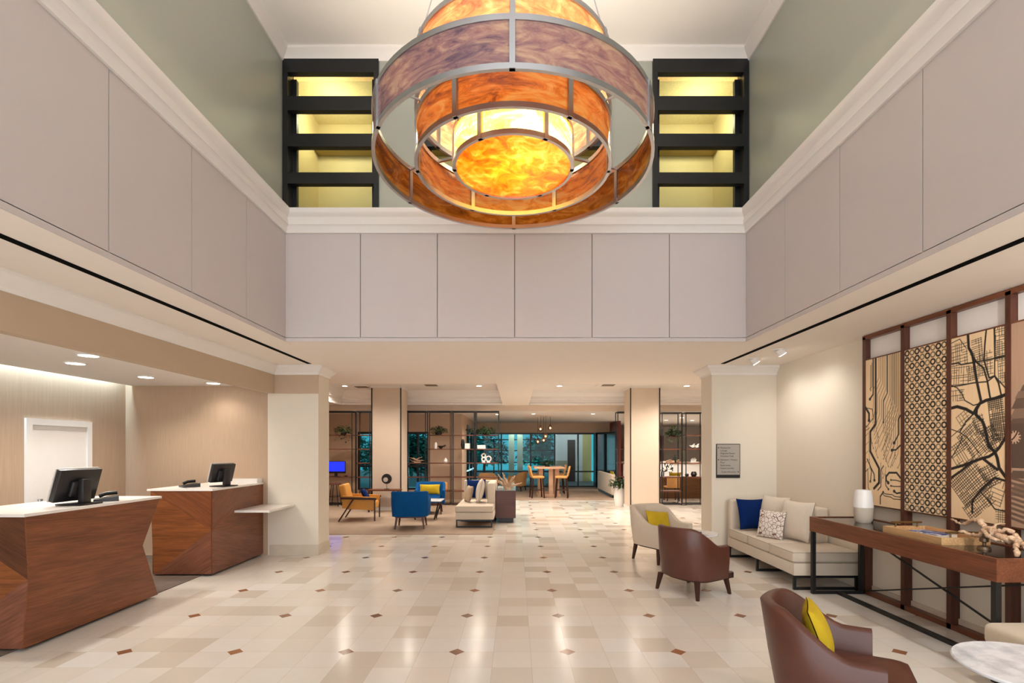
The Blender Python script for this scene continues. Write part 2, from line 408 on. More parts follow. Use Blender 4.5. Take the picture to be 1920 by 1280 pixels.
# reception alcove
struct('ceiling_reception', MB().box(-5.99, -3.87, YB, 7.95, 2.64, 2.7), PAINT_CEIL)
struct('wall_left', MB().box(-6.25, -6.09, YB, 8.05, 0, 2.95), WALLPAPER)
struct('wall_reception', MB().box(-6.09, -3.87, 7.95, 8.05, 0, 2.7), WALLPAPER)
struct('ceiling_cove', MB().box(-6.09, -5.8, YB, 8.05, 2.9, 2.95), PAINT_WHITE)
d = thing('door_1', None, None, (-6.09, 6.8, 0)); d['kind'] = 'structure'
MB().box(0, .03, -.49, -.41, 0, 2.04).box(0, .03, .41, .49, 0, 2.04).box(0, .03, -.41, .41, 1.96, 2.04).build('door_frame', PAINT_WHITE, d, smooth=False)
MB().box(0, .012, -.41, .41, 0, 1.9).build('door_panel', PAINT_WHITE, d, smooth=False)
MB().box(0, .02, -.41, .41, 1.9, 1.96).build('door_stop', mat('door_stop_grey', (196, 190, 184), .6), d, smooth=False)
MB().cyl(.06, -.34, .98, 1.02, .025).build('door_knob', STEEL, d)

# lounge left wall with windows, far window wall, right far walls
def wall_with_holes(x0, x1, y, t, z1, holes):
    m = MB(); xs = [x0]+[v for h in holes for v in h[:2]]+[x1]
    for i in range(0, len(xs), 2): m.box(xs[i], xs[i+1], y, y+t, 0, z1)
    for h in holes:
        m.box(h[0], h[1], y, y+t, h[3], z1)
        if h[2] > 0: m.box(h[0], h[1], y, y+t, 0, h[2])
    return m
PAINT_LOUNGE = mat('lounge_wall_paint', (206, 178, 152), .7, var=.03)
LW = [(-5.15, -4.2, .33, 2.22), (-3.55, -2.84, .33, 2.22)]
struct('wall_lounge', wall_with_holes(-6.3, -1.75, 16.6, .15, 2.8, LW), PAINT_LOUNGE)
struct('wall_lounge_left', MB().box(-6.45, -6.3, 8.05, 16.75, 0, 3.4), PAINT_LOUNGE)
struct('wall_lounge_return', MB().box(-1.9, -1.75, 16.75, 18.1, 0, 2.8).box(-1.9, -1.75, 18.1, 22.2, 2.35, 2.8).box(-1.9, -1.75, 18.1, 22.2, 0, .1), PAINT_LOUNGE)
def dark_window(name, x0, x1, y, z0, z1, mull, rails=(), rz=0, loc=None):
    w = thing(name, None, None, loc or (x0, y, 0), rz); w['kind'] = 'structure'
    L = x1-x0
    MB().box(0, .05, -.05, .05, z0, z1).box(L-.05, L, -.05, .05, z0, z1).box(.05, L-.05, -.05, .05, z1-.07, z1).box(.05, L-.05, -.05, .05, z0, z0+.06).build('window_frame', DARKFRAME, w, smooth=False)
    for q in mull: MB().box(q-.03, q+.03, -.05, .05, z0+.06, z1-.07).build('mullion', DARKFRAME, w, smooth=False)
    for q in rails: MB().box(.05, L-.05, -.035, .035, q-.03, q+.03).build('window_rail', DARKFRAME, w, smooth=False)
    MB().box(.05, L-.05, -.004, .004, z0+.06, z1-.07).build('window_pane', GLASS, w, smooth=False)
    return w
for i, h in enumerate(LW): dark_window(f'window_{4+i}', h[0], h[1], 16.66, h[2], h[3], [(h[1]-h[0])*.5], [1.1])
dark_window('window_6', 0, 4.1, 0, .1, 2.35, [1.3, 2.7], [.85], rz=PI/2, loc=(-1.82, 18.1, 0))
struct('wall_far', MB().box(-1.9, 4.1, 22.2, 22.35, 2.37, 2.8), PAINT_LOUNGE)
dark_window('window_7', -1.75, 3.45, 22.25, 0, 2.37, [1.12, 2.4, 3.45, 4.47], [.68])
dark_window('window_8', 0, 1.6, 0, 0, 2.37, [.72], [.7], rz=-1.15, loc=(3.5, 22.2, 0))
struct('wall_far_return', MB().box(4.1, 4.25, 20.6, 26, 0, 2.8), mat('red_brown_panelling', (112, 44, 34), .5, var=.1))
struct('wall_bar_back', MB().box(4.25, 10, 25.9, 26.05, 0, 2.8), PAINT_WHITE)
struct('wall_bar_right', MB().box(9.9, 10, 8.4, 26, 0, 3.4).box(4.25, 10, 8.0, 8.4, 0, 3.4), PAINT_CREAM)
# roof slab closing the low parts, so only the glazed entrance side lets the day in
struct('ceiling_roof', MB().box(-6.45, 10, AY+2.1, 16.75, 3.42, 3.5).box(-1.9, 10, 16.75, 26, 3.42, 3.5).box(-6.45, -UX-.12, YB, AY+2.1, 3.42, 3.5).box(UX+.12, 10, YB, AY+2.1, 3.42, 3.5), PAINT_CEIL)

# ================================================================== THINGS
# ---- chandelier
D = Vector((0, 4.0, 0))
ch = thing('chandelier', 'huge tiered drum chandelier of amber art glass and steel hoops', 'chandelier', (-.02, 4.0, 3.84))
AG_OUT = art_glass('mauve_amber_art_glass', [(124, 98, 116), (178, 146, 140), (218, 190, 160)], [(150, 80, 50), (236, 160, 90), (250, 210, 140)], .46)
AG_MID = art_glass('orange_art_glass', [(130, 76, 60), (220, 132, 66), (238, 178, 112)], [(120, 60, 36), (240, 146, 58), (252, 204, 124)], .6)
AG_UP = art_glass('peach_art_glass', [(168, 118, 104), (222, 166, 130), (238, 204, 172)], [(150, 70, 30), (226, 140, 60), (250, 200, 120)], .42)
AG_INNER = art_glass('deep_amber_art_glass', [(104, 58, 16), (168, 104, 28), (206, 150, 66)], [(150, 70, 20), (214, 120, 30), (240, 180, 80)], .36)
AG_IN = art_glass('yellow_art_glass', [(226, 180, 90), (240, 210, 130), (250, 235, 180)], [(240, 160, 30), (255, 214, 80), (255, 240, 170)], .85)
AG_DISC = art_glass('golden_mottled_diffuser', [(200, 130, 20), (230, 180, 40), (250, 225, 120)], [(206, 100, 10), (250, 178, 40), (255, 238, 170)], .88, 2.2)
def drum(R, z0, z1, gm, offs, hoop=.036, gname='shade_panel', npost=6, inner=None):
    for zz in ((z0, z0+hoop), (z1-hoop, z1)):
        n = 72
        MB().rings([[(r*math.cos(2*PI*i/n), r*math.sin(2*PI*i/n), z) for r, z in ((R-.012, zz[0]), (R+.012, zz[0]), (R+.012, zz[1]), (R-.012, zz[1]))] for i in range(n)], loop=True).build('hoop', STEEL, ch)
    for k in range(npost):
        a0 = offs+k*2*PI/npost; a1 = a0+2*PI/npost; n = 14
        g = [[((R+e)*math.cos(a0+(a1-a0)*i/n), (R+e)*math.sin(a0+(a1-a0)*i/n), z) for e, z in ((0, z0+.02), (0, z1-.02))] for i in range(n+1)]
        if inner is None: MB().rings(g, closed=False).build(gname, gm, ch)
        else:           # laminated panel: mauve face outside, amber face inside
            q = [[((R+e)*math.cos(a0+(a1-a0)*i/n), (R+e)*math.sin(a0+(a1-a0)*i/n), z) for e, z in ((-.004, z0+.02), (.004, z0+.02), (.004, z1-.02), (-.004, z1-.02))] for i in range(n+1)]
            pn = MB().rings(q).build(gname, gm, ch); pn.data.materials.append(inner)
            for f_ in pn.data.polygons:
                if Vector((f_.center.x, f_.center.y, 0)).length < R-.002: f_.material_index = 1
        M = Matrix.Rotation(a0, 4, 'Z')
        MB().box(R-.016, R+.018, -.017, .017, z0, z1, M=M).build('post', STEEL, ch, smooth=False)
drum(1.06, 0, .32, AG_OUT, PI/2, inner=AG_INNER)
drum(.75, -.01, .30, AG_MID, 0)
drum(.46, .0, .27, AG_IN, 0)
drum(.75, .40, .80, AG_UP, PI/2)
MB().lathe([(0, .012), (.45, .012), (.45, .018), (0, .018)], 48).build('diffuser', AG_DISC, ch)
for k in range(6):
    a = PI/6+k*PI/3
    MB().bar((.74*math.cos(a), .74*math.sin(a), .29), (1.055*math.cos(a), 1.055*math.sin(a), .3), .012).build('spoke', STEEL, ch, smooth=False)
    MB().bar((.44*math.cos(a), .44*math.sin(a), .25), (.745*math.cos(a), .745*math.sin(a), .28), .02).build('spoke', STEEL, ch, smooth=False)
for k in range(6):
    a = PI/6+k*PI/3
    MB().bar((.74*math.cos(a), .74*math.sin(a), .8), (.25*math.cos(a), .25*math.sin(a), ZTOP-3.86), .008).build('suspension_cable', STEEL, ch, smooth=False)
MB().lathe([(0, ZTOP-3.84-.05), (.3, ZTOP-3.84-.05), (.34, ZTOP-3.84), (0, ZTOP-3.84)], 32).build('canopy', STEEL, ch)

# ---- slots in the soffit
for x, nm in ((-3.13, 'left'), (3.14, 'right')):
    tag(MB().box(x-.03, x+.03, YB, 7.72, ZC-.006, ZC).build('ceiling_slot_vent', mat('slot_black', (7, 7, 7), .9, spec=.05), smooth=False), f'long thin black air slot in the {nm} soffit', 'air slot')

# ---- downlights
DL = emit('downlight_lens', (255, 248, 236), 14)
def downlight(x, y, z, label, group, e=40, col=(1, .86, .7), ang=120, r=.06):
    t = thing('recessed_ceiling_downlight', label, 'ceiling light', (x, y, z-.012), 0, group)
    tr_ = MB().rings([[((q)*math.cos(2*PI*i/24), q*math.sin(2*PI*i/24), zz) for q, zz in ((r, 0), (r+.025, .0), (r+.025, .012), (r, .012))] for i in range(24)], loop=True).build('trim_ring', PAINT_WHITE, t)
    MB().lathe([(0, .004), (r, .004), (r, .010), (0, .010)], 24).build('lens', DL, tr_)
    l = bpy.data.lights.new('downlight', 'SPOT'); l.energy = e; l.color = col; l.spot_size = math.radians(ang); l.spot_blend = .7; l.shadow_soft_size = .06
    o = bpy.data.objects.new('downlight_lamp', l); C.objects.link(o); o.location = (x, y, z-.03)
    return t
RG = 'downlights over the reception desks'
for x, y, lab in ((-4.55, 4.35, 'bright downlight at the left edge, above the front reception desk'), (-4.48, 5.34, 'bright downlight nearest the tan beam, above the front desk'),
               (-5.04, 5.83, 'bright downlight just below its brighter twin, toward the white door'), (-5.04, 6.94, 'bright downlight in the reception ceiling right of the white door'), (-4.5, 7.58, 'bright downlight over the rear reception desk, farthest of the row')):
    downlight(x, y, 2.64, lab, RG, 60 if y < 7 else 16, (1, .93, .84), 140, .088)
LG = 'downlights in the coffered lounge ceiling'
for x, y, lab in ((-4.6, 13.7, 'small round downlight left of the left column'), (-.99, 13.7, 'small round downlight in the left coffer near the centre beam'), (1.18, 13.7, 'small round downlight in the right coffer near the centre beam'),
               (4.6, 13.7, 'small round downlight right of the right column'), (4.68, 12.9, 'small round downlight touching the right pilaster edge')):
    downlight(x, y, 3.36, lab, LG, 180, (1, .87, .73), 150, .07)
FG = 'downlights in the low far ceiling'
for x, y, lab in ((.57, 16.4, 'tiny downlight above the high table, left of the pendants cords'), (2.49, 16.4, 'tiny downlight on the far ceiling toward the right column'), (-.6, 16.7, 'tiny downlight beside the shelving top corner')):
    downlight(x, y, 2.8, lab, FG, 95, (1, .87, .73), 150, .06)
BG = 'downlights of the bar room behind the right shelving'
for x, y, lab in ((5.9, 20, 'left downlight of the three seen through the right shelving'), (6.0, 18.4, 'nearest downlight seen through the right shelving, uppermost'), (7.0, 20.2, 'right downlight of the three seen through the right shelving')):
    downlight(x, y, 2.8, lab, BG, 170, (1, .9, .8), 150, .07)
def spot_fixture(x, y, lab):
    t = thing('adjustable_wall_washer_light', lab, 'ceiling light', (x, y, ZC), 0, 'wall washers over the sofa')
    MB().lathe([(.05, -.01), (.085, -.01), (.085, 0), (.05, 0)], 24).build('trim_ring', PAINT_WHITE, t)
    M = Matrix.Translation((.02, 0, -.02)) @ Matrix.Rotation(math.radians(-35), 4, 'Y')
    lh = MB().lathe([(.055, -.05), (.06, .03), (.03, .045)], 20, M=M).build('lamp_head', PAINT_WHITE, t)
    MB().lathe([(0, -.054), (.05, -.054), (.05, -.05), (0, -.05)], 20, M=M).build('lens', DL, lh)
    l = bpy.data.lights.new('washer', 'SPOT'); l.energy = 17; l.color = (1, .94, .86); l.spot_size = math.radians(125); l.spot_blend = .8; l.shadow_soft_size = .05
    o = bpy.data.objects.new('washer_lamp', l); C.objects.link(o); o.location = (x+.03, y, ZC-.1); o.rotation_euler = (0, math.radians(-25), 0)
spot_fixture(3.43, 6.64, 'tilted white ceiling spotlight, nearer of the pair by the pilaster')
spot_fixture(3.40, 7.3, 'tilted white ceiling spotlight, closer to the pilaster crown')
# ---- ceiling vents
for x, y, lab in ((-2.24, 13.5, 'white ceiling air vent with dark louvres in the left coffer'), (2.45, 13.5, 'white ceiling air vent with dark louvres in the right coffer'), (-4.2, 13.9, 'ceiling air vent beside the left column')):
    t = thing('ceiling_air_vent', lab, 'air vent', (x, y, 3.36), 0, 'air vents in the coffers')
    MB().box(-.3, .3, -.3, .3, -.01, 0).build('vent_frame', PAINT_CEIL, t, smooth=False)
    MB().box(-.16, .16, -.16, .16, -.02, -.0101).build('vent_grille', mat('vent_shadow_grey', (112, 100, 90), .7), t, smooth=False)

# ---- reception desks
W1 = [((138, 82, 50), (88, 48, 28)), ((154, 92, 50), (98, 54, 28)), ((140, 90, 68), (92, 54, 40)), ((104, 62, 40), (68, 38, 24))]
def veneer(i, g): return wood(f'veneer_{i}_{g[0]:.1f}_{g[1]:.1f}_{g[2]:.1f}', W1[i][0], W1[i][1], g, .34, 1.2)
def facet(parent, pts, nrm, m, name='veneer_panel'):
    n = Vector(nrm)*.012
    return MB().rings([[tuple(Vector(p)) for p in pts], [tuple(Vector(p)+n) for p in pts]]).build(name, m, parent, smooth=False)
CORE = mat('desk_core', (60, 34, 22), .6)
d1 = thing('reception_desk', 'front walnut reception desk with pinched ends and white quartz top', 'reception desk', (0, 0, 0), 0, 'reception desks')
b0 = .03
def desk1_prof(e): return [(4.15+e, b0), (5.68-e, b0), (5.45-e, .62), (5.71-e, 1.10), (4.17+e, 1.10), (4.20+e, .58)]
MB().prism(desk1_prof(.0), 'x', -4.75, -4.012).build('desk_body', CORE, d1, smooth=False)
facet(d1, [(-4.012, y, z) for y, z in desk1_prof(-.012)], (1, 0, 0), veneer(0, (0, 1, -.06)), 'front_panel')
near = lambda y, z: y
A, Bm, Cc = (-4.0125, 4.17, 1.10), (-4.0125, 4.20, .58), (-4.0125, 4.15, b0)
D_, E_, G_ = (-4.75, 4.17, 1.10), (-4.75, 4.20, .58), (-4.75, 4.15, b0)
facet(d1, [A, D_, Bm], (0, -1, 0), veneer(3, (1, 0, -.6)), 'end_panel')
facet(d1, [D_, E_, Bm], (0, -1, 0), veneer(1, (1, 0, .1)), 'end_panel')
facet(d1, [Bm, E_, G_], (0, -1, 0), veneer(1, (1, 0, 0)), 'end_panel')
facet(d1, [Bm, G_, Cc], (0, -1, 0), veneer(2, (1, 0, .6)), 'end_panel')
MB().box(-4.7, -4.06, 4.22, 5.6, .0, b0).build('toe_kick', BLACK, d1, smooth=False)
MB().prism([(-4.8, 4.13), (-3.985, 4.13), (-3.985, 5.735), (-4.8, 5.735)], 'z', 1.10, 1.125).build('countertop', QUARTZ, d1, smooth=False)
d2 = thing('reception_desk', 'rear walnut reception desk of angled veneer facets, against the pilaster', 'reception desk', (0, 0, 0), 0, 'reception desks')
MB().box(-4.72, -3.952, 6.62, 7.945, b0, 1.11).build('desk_body', CORE, d2, smooth=False)
yn, xf = 6.62, -3.9525
TL, TR, MR, BR, BL = (-4.74, yn, 1.11), (xf, yn, 1.11), (xf, yn, .60), (xf, yn, b0), (-4.70, yn, b0)
facet(d2, [TL, TR, MR], (0, -1, 0), veneer(0, (1, 0, -.7)), 'end_panel')
facet(d2, [TL, MR, BL], (0, -1, 0), veneer(1, (1, 0, 0)), 'end_panel')
facet(d2, [MR, BR, BL], (0, -1, 0), veneer(2, (1, 0, .62)), 'end_panel')
fy = 7.945
facet(d2, [(xf, yn, 1.11), (xf, fy, 1.11), (xf, yn, .60)], (1, 0, 0), veneer(0, (0, 1, .55)), 'front_panel')
facet(d2, [(xf, yn, .60), (xf, fy, 1.11), (xf, fy, .30)], (1, 0, 0), veneer(0, (0, 1, -.1)), 'front_panel')
facet(d2, [(xf, yn, .60), (xf, fy, .30), (xf, fy, b0), (xf, yn, b0)], (1, 0, 0), veneer(2, (0, 1, -.25)), 'front_panel')
MB().box(-4.66, -4.0, 6.68, 7.9, 0, b0).build('toe_kick', BLACK, d2, smooth=False)
MB().box(-4.78, -3.93, 6.60, 7.945, 1.11, 1.135).build('countertop', QUARTZ, d2, smooth=False)
MB().box(-4.7, -3.95, 7.78, 7.945, 1.135, 1.2).build('raised_ledge', QUARTZ, d2, smooth=False)
tag(MB().box(-3.938, -3.45, 7.13, 7.945, .765, .795).build('wall_shelf', QUARTZ, smooth=False), 'low white shelf ledge on the side of the rear reception desk', 'shelf')
def monitor(loc, nx, ny, w, h, lab):
    t = thing('computer_monitor', lab, 'monitor', loc, face_rz(-nx, -ny), 'monitors on the reception desks')   # local +y = screen side
    M = Matrix.Translation((0, 0, .19)) @ Matrix.Rotation(math.radians(-16), 4, 'X').inverted()
    hs = MB().box(-w/2, w/2, -.035, .012, -h/2, h/2, .008, M=M).build('housing', mat('monitor_black', (28, 26, 28), .4), t)
    MB().box(-w/2-.004, w/2+.004, .012, .026, -h/2-.004, h/2+.004, .003, M=M).build('bezel', mat('monitor_silver_bezel', (190, 186, 182), .4), hs)
    MB().box(-w/2+.015, w/2-.015, .026, .028, -h/2+.015, h/2-.015, M=M).build('screen', mat('screen_dark', (30, 40, 60), .15), t, smooth=False)
    MB().box(-.1, .1, -.075, -.035, -.1, .05, .015, M=M).build('rear_hub', mat('monitor_black', (28, 26, 28), .4), hs)
    MB().box(-.045, .045, -.12, -.06, .01, .24, .012).build('stand_neck', mat('monitor_black', (28, 26, 28), .4), t)
    MB().box(-.13, .13, -.16, .08, 0, .014, .005).build('stand_base', mat('monitor_black', (28, 26, 28), .4), t)
monitor((-4.2, 4.86, 1.127), 1, -.05, .44, .31, 'black monitor seen from behind on the front reception desk')
monitor((-4.10, 7.1, 1.137), .95, -.3, .36, .26, 'smaller black monitor seen from behind on the rear reception desk')
def phone(loc, rz, lab):
    t = thing('desk_phone', lab, 'phone', loc, rz, 'desk phones')
    MB().prism([(-.1, 0), (.1, 0), (.1, .05), (-.1, .02)], 'x', -.1, .1).build('phone_base', mat('phone_grey', (44, 42, 44), .4), t, smooth=False)
    MB().tube([(-.07, -.06, .045), (-.07, .0, .07), (-.07, .09, .075)], .02).build('handset', mat('phone_black', (20, 20, 20), .35), t)
phone((-4.18, 5.2, 1.126), -.9, 'dark desk phone beside the monitor on the front reception desk')
phone((-4.45, 6.95, 1.137), -.7, 'small dark desk phone on the rear reception desk')

# ---- art screen on the right wall
art = thing('art_screen', 'tall walnut slatted screen frame holding four art panels, right wall', 'wall screen', (4.07, 0, 0))
PX0, PX1 = -.085, -.001
posts = [5.83, 5.25, 4.69, 4.125, 3.56, 3.0]
for i, y in enumerate(posts): MB().box(PX0, PX1, y-.024, y+.024, 0, 2.93).build('post', WALNUTZ, art, smooth=False)
MB().box(PX0, PX1, 2.976, 5.854, 2.90, 2.945).build('top_rail', WALNUT, art, smooth=False)
MB().box(PX0, PX1, 2.976, 5.854, 0.001, .05).build('bottom_rail', WALNUT, art, smooth=False)
for i in range(5):
    a, b = posts[i]-.024, posts[i+1]+.024
    MB().box(PX0+.012, PX1, b, a, 2.655, 2.675).build('panel_rail', WALNUT, art, smooth=False)
    MB().box(PX0+.012, PX1, b, a, 1.015, 1.032).build('panel_rail', WALNUT, art, smooth=False)
ZP0, ZP1 = 1.03, 2.66
for i in range(5): MB().box(PX0+.06, PX1, posts[i+1]+.024, posts[i]-.024, 2.675, 2.9).build('frosted_panel', PAINT_WHITE, art, smooth=False)  # opaque white paint stands in for a backlit glow above the art
AW = (posts[0]-posts[1])-.048
RES = .0034
def art_mat(name, base, dark):
    m, t, b = nt(name)
    at = node(t, 'ShaderNodeAttribute', attribute_name='pattern')
    v = mapped(t, objco(t), scale=(30, 30, 2)); n = noise(t, v, 2, 4)
    c = mixc(t, n.outputs[0], lin(base), lin(tuple(int(k*.93) for k in base)))
    t.links.new(mixc(t, at.outputs['Fac'], c, lin(dark)), b.inputs['Base Color'])
    b.inputs['Roughness'].default_value = .5
    return m
def art_panel(i, val_fn, m, name, label):
    """a plywood panel whose printed pattern is a value per vertex; u runs from the far end to the near end"""
    y1, y0 = posts[i]-.024, posts[i+1]+.024
    W, H = y1-y0, ZP1-ZP0
    nu, nv = int(W/RES), int(H/RES)
    us = np.linspace(0, W, nu+1); vs = np.linspace(0, H, nv+1)
    U, V = np.meshgrid(us, vs)                      # rows v
    val = np.clip(val_fn(U, V, W, H, y1), 0, 1)
    X = np.full(U.shape, PX0+.006)
    co = np.stack([X, y1-U, ZP0+V], -1).reshape(-1, 3)
    idx = np.arange((nu+1)*(nv+1)).reshape(nv+1, nu+1)
    fs = np.stack([idx[:-1, :-1], idx[1:, :-1], idx[1:, 1:], idx[:-1, 1:]], -1).reshape(-1, 4)
    me = bpy.data.meshes.new(name)
    nb = len(co)
    back = np.array([[PX0+.03, y1, ZP0], [PX0+.03, y1, ZP1], [PX0+.03, y0, ZP1], [PX0+.03, y0, ZP0]])
    verts = np.concatenate([co, back])
    me.vertices.add(len(verts)); me.vertices.foreach_set('co', verts.astype(np.float32).ravel())
    loops = fs.ravel()
    # rim quads as ngons to keep the board closed
    rim = [list(idx[:, 0])+[nb+1, nb], [nb+3, nb+2]+list(idx[::-1, -1]), list(idx[-1, :])+[nb+2, nb+1], [nb, nb+3]+list(idx[0, ::-1]), [nb, nb+1, nb+2, nb+3]]
    allv = np.concatenate([loops]+[np.array(r) for r in rim]).astype(np.int32)
    starts = list(range(0, len(loops), 4)); p = len(loops)
    for r in rim: starts.append(p); p += len(r)
    me.loops.add(len(allv)); me.loops.foreach_set('vertex_index', allv)
    me.polygons.add(len(starts)); me.polygons.foreach_set('loop_start', np.array(starts, dtype=np.int32))
    me.update(calc_edges=True); me.validate()
    at = me.attributes.new('pattern', 'FLOAT', 'POINT')
    at.data.foreach_set('value', np.concatenate([val.ravel(), np.zeros(4)]).astype(np.float32))
    me.materials.append(m)
    o = bpy.data.objects.new(name, me); C.objects.link(o); o.parent = art; o['label'] = label
    return o
def draw(val, U, V, pts, w, strength=1.0):
    """stroke a polyline, w = half width in metres"""
    du = U[0, 1]-U[0, 0]; w = w*1.5+.0009
    for (x0, y0), (x1, y1) in zip(pts[:-1], pts[1:]):
        i0 = max(0, int((min(x0, x1)-w)/du)-2); i1 = min(U.shape[1], int((max(x0, x1)+w)/du)+3)
        j0 = max(0, int((min(y0, y1)-w)/du)-2); j1 = min(U.shape[0], int((max(y0, y1)+w)/du)+3)
        if i0 >= i1 or j0 >= j1: continue
        u = U[j0:j1, i0:i1]; v = V[j0:j1, i0:i1]
        dx, dy = x1-x0, y1-y0; L = dx*dx+dy*dy+1e-12
        tt = np.clip(((u-x0)*dx+(v-y0)*dy)/L, 0, 1)
        dd = np.hypot(u-x0-tt*dx, v-y0-tt*dy)
        val[j0:j1, i0:i1] = np.maximum(val[j0:j1, i0:i1], strength*np.clip((w+.0015-dd)/.003, 0, 1))
def ring(val, U, V, c, r, w, s=1.0):
    dd = np.abs(np.hypot(U-c[0], V-c[1])-r)
    np.maximum(val, s*np.clip((w+.0013-dd)/.0026, 0, 1), out=val)
def cvt(y1):
    """reading of a spot on the photographed panels (zoomed crop units) as metres on the board"""
    def f(a, b):
        px, py = 1600+a/4.266, 530+b/4.266
        Y = 3.99*F/(px-VX); z = CAMZ-(py-VY)*Y/F
        return (y1-Y, z-ZP0)
    return f
def pat_rings(U, V, W, H, y1):
    val = np.zeros_like(U); nc, nr = 8, 24
    rnd = random.Random(3)
    for c in range(nc):
        for r in range(nr):
            ct = ((c+.5)*W/nc, (r+.5)*H/nr)
            bold = (c % 2 == 0 and r % 3 != 0) or (c % 2 == 1 and r % 3 == 0)
            i0 = int(c*U.shape[1]/nc); i1 = int((c+1)*U.shape[1]/nc)+1; j0 = int(r*U.shape[0]/nr); j1 = int((r+1)*U.shape[0]/nr)+1
            sub = val[j0:j1, i0:i1]
            ring(sub, U[j0:j1, i0:i1], V[j0:j1, i0:i1], ct, .0245, .0085 if bold else .0068, 1.0 if bold else .72+.2*rnd.random())
    return val
def pat_map(U, V, W, H, y1):
    val = np.zeros_like(U); f = cvt(y1)
    B = 938.5
    def road(pts, w, s=1): draw(val, U, V, [f(a, b) for a, b in pts], w, s)
    road([(915, 400), (922, 520), (950, 570), (965, 650), (985, 780), (1000, 850), (1020, 945)], .008)
    road([(770, 1005), (830, 990), (900, 1010), (960, 1045), (985, 1000), (1010, 965), (1060, 940), (1130, 925), (1215, 895)], .009)
    road([(1010, 965), (985, 1010), (980, 1055), (1030, 1105), (1045, 1140), (1060, 1200), (1075, 1270), (1085, 1310), (1130, 1350), (1150, 1400), (1165, 1480), (1215, 1550)], .009)
    road([(770, B+552), (880, B+520), (960, B+490), (1030, B+465), (1085, B+450), (1130, B+420), (1165, B+380), (1215, B+300)], .008)
    road([(770, B+628), (870, B+560), (940, B+500), (1000, B+475)], .007)
    road([(1040, B+470), (1090, B+510), (1150, B+555)], .008)
    road([(950, B+900), (950, B+820), (960, B+790), (1010, B+730), (1060, B+680), (1130, B+620), (1215, B+645)], .006)
    road([(1020, B+740), (1080, B+800), (1130, B+870), (1215, B+890)], .0035)
    road([(940, 570), (990, 640), (1040, 680), (1070, 780), (1090, 900), (1100, 940)], .005)
    road([(1062, 380), (1050, 500), (1045, 620), (1085, 760), (1130, 745), (1160, 800), (1185, 910)], .0045)
    road([(1130, 360), (1130, 745), (1215, 840)], .003)
    road([(770, 652), (840, 640), (860, 655), (1000, 630), (1100, 610), (1215, 585)], .004)
    road([(770, 832), (860, 820), (960, 800), (1070, 790), (1130, 745)], .0035)
    road([(770, 815), (830, 840), (870, 890), (890, 940), (960, 980), (1010, 965)], .003)
    road([(770, B+228), (850, B+258), (900, B+290), (960, B+360), (1000, B+420)], .0025)
    road([(850, B+255), (900, B+170), (960, B+110)], .004)
    road([(870, B+290), (850, B+350), (785, B+460)], .003)
    road([(900, 520), (850, 450), (770, 490)], .002); road([(770, 1240), (830, 1190), (900, 1130)], .002)
    rnd = random.Random(5)
    def grid(ca, cb, w, h, ang, sp, ww, drop=.25):
        cx, cy = f(ca, cb); ca_, sa = math.cos(ang), math.sin(ang)
        def tr(p): return (cx+p[0]*ca_-p[1]*sa, cy+p[0]*sa+p[1]*ca_)
        for ax in (0, 1):
            L, Wd = (w, h) if ax else (h, w)
            q = -L/2
            while q < L/2:
                k = -Wd/2
                while k < Wd/2:
                    e = min(Wd/2, k+sp*rnd.randint(2, 6))
                    if rnd.random() > drop*.55:
                        a, b = ((q, k), (q, e)) if ax else ((k, q), (e, q))
                        draw(val, U, V, [tr(a), tr(b)], ww)
                    k = e
                q += sp*rnd.choice((.8, 1, 1, 1.25))
    grid(1175, 470, .11, .3, .02, .018, .0013)
    grid(840, 570, .18, .20, .06, .022, .0013, .35); grid(990, 540, .1, .2, .1, .02, .0012, .4); grid(860, 740, .2, .16, -.05, .024, .0012, .45)
    grid(1060, 640, .12, .2, .05, .022, .0012, .4); grid(830, 900, .14, .1, 0, .022, .0012, .4)
    grid(1150, 1090, .13, .34, .12, .016, .002, .12)
    grid(970, B+330, .22, .3, .7, .02, .0015, .25); grid(860, B+420, .2, .2, .6, .024, .0014, .35)
    grid(1100, B+300, .13, .2, .5, .018, .0018, .15)
    grid(930, B+660, .34, .3, .72, .021, .0017, .08); grid(1090, B+600, .14, .18, .5, .02, .0015, .2)
    grid(1000, B+830, .3, .14, .72, .021, .0014, .3); grid(1150, B+740, .12, .2, -.3, .03, .0012, .45); grid(1180, B+930, .09, .12, 0, .018, .001, .3)
    grid(960, 720, .12, .12, .1, .02, .0011, .3); grid(1010, 1130, .1, .16, .3, .02, .0013, .3); grid(880, 1080, .12, .1, .6, .03, .001, .5); grid(1190, 700, .07, .2, .05, .02, .0011, .3)
    return val
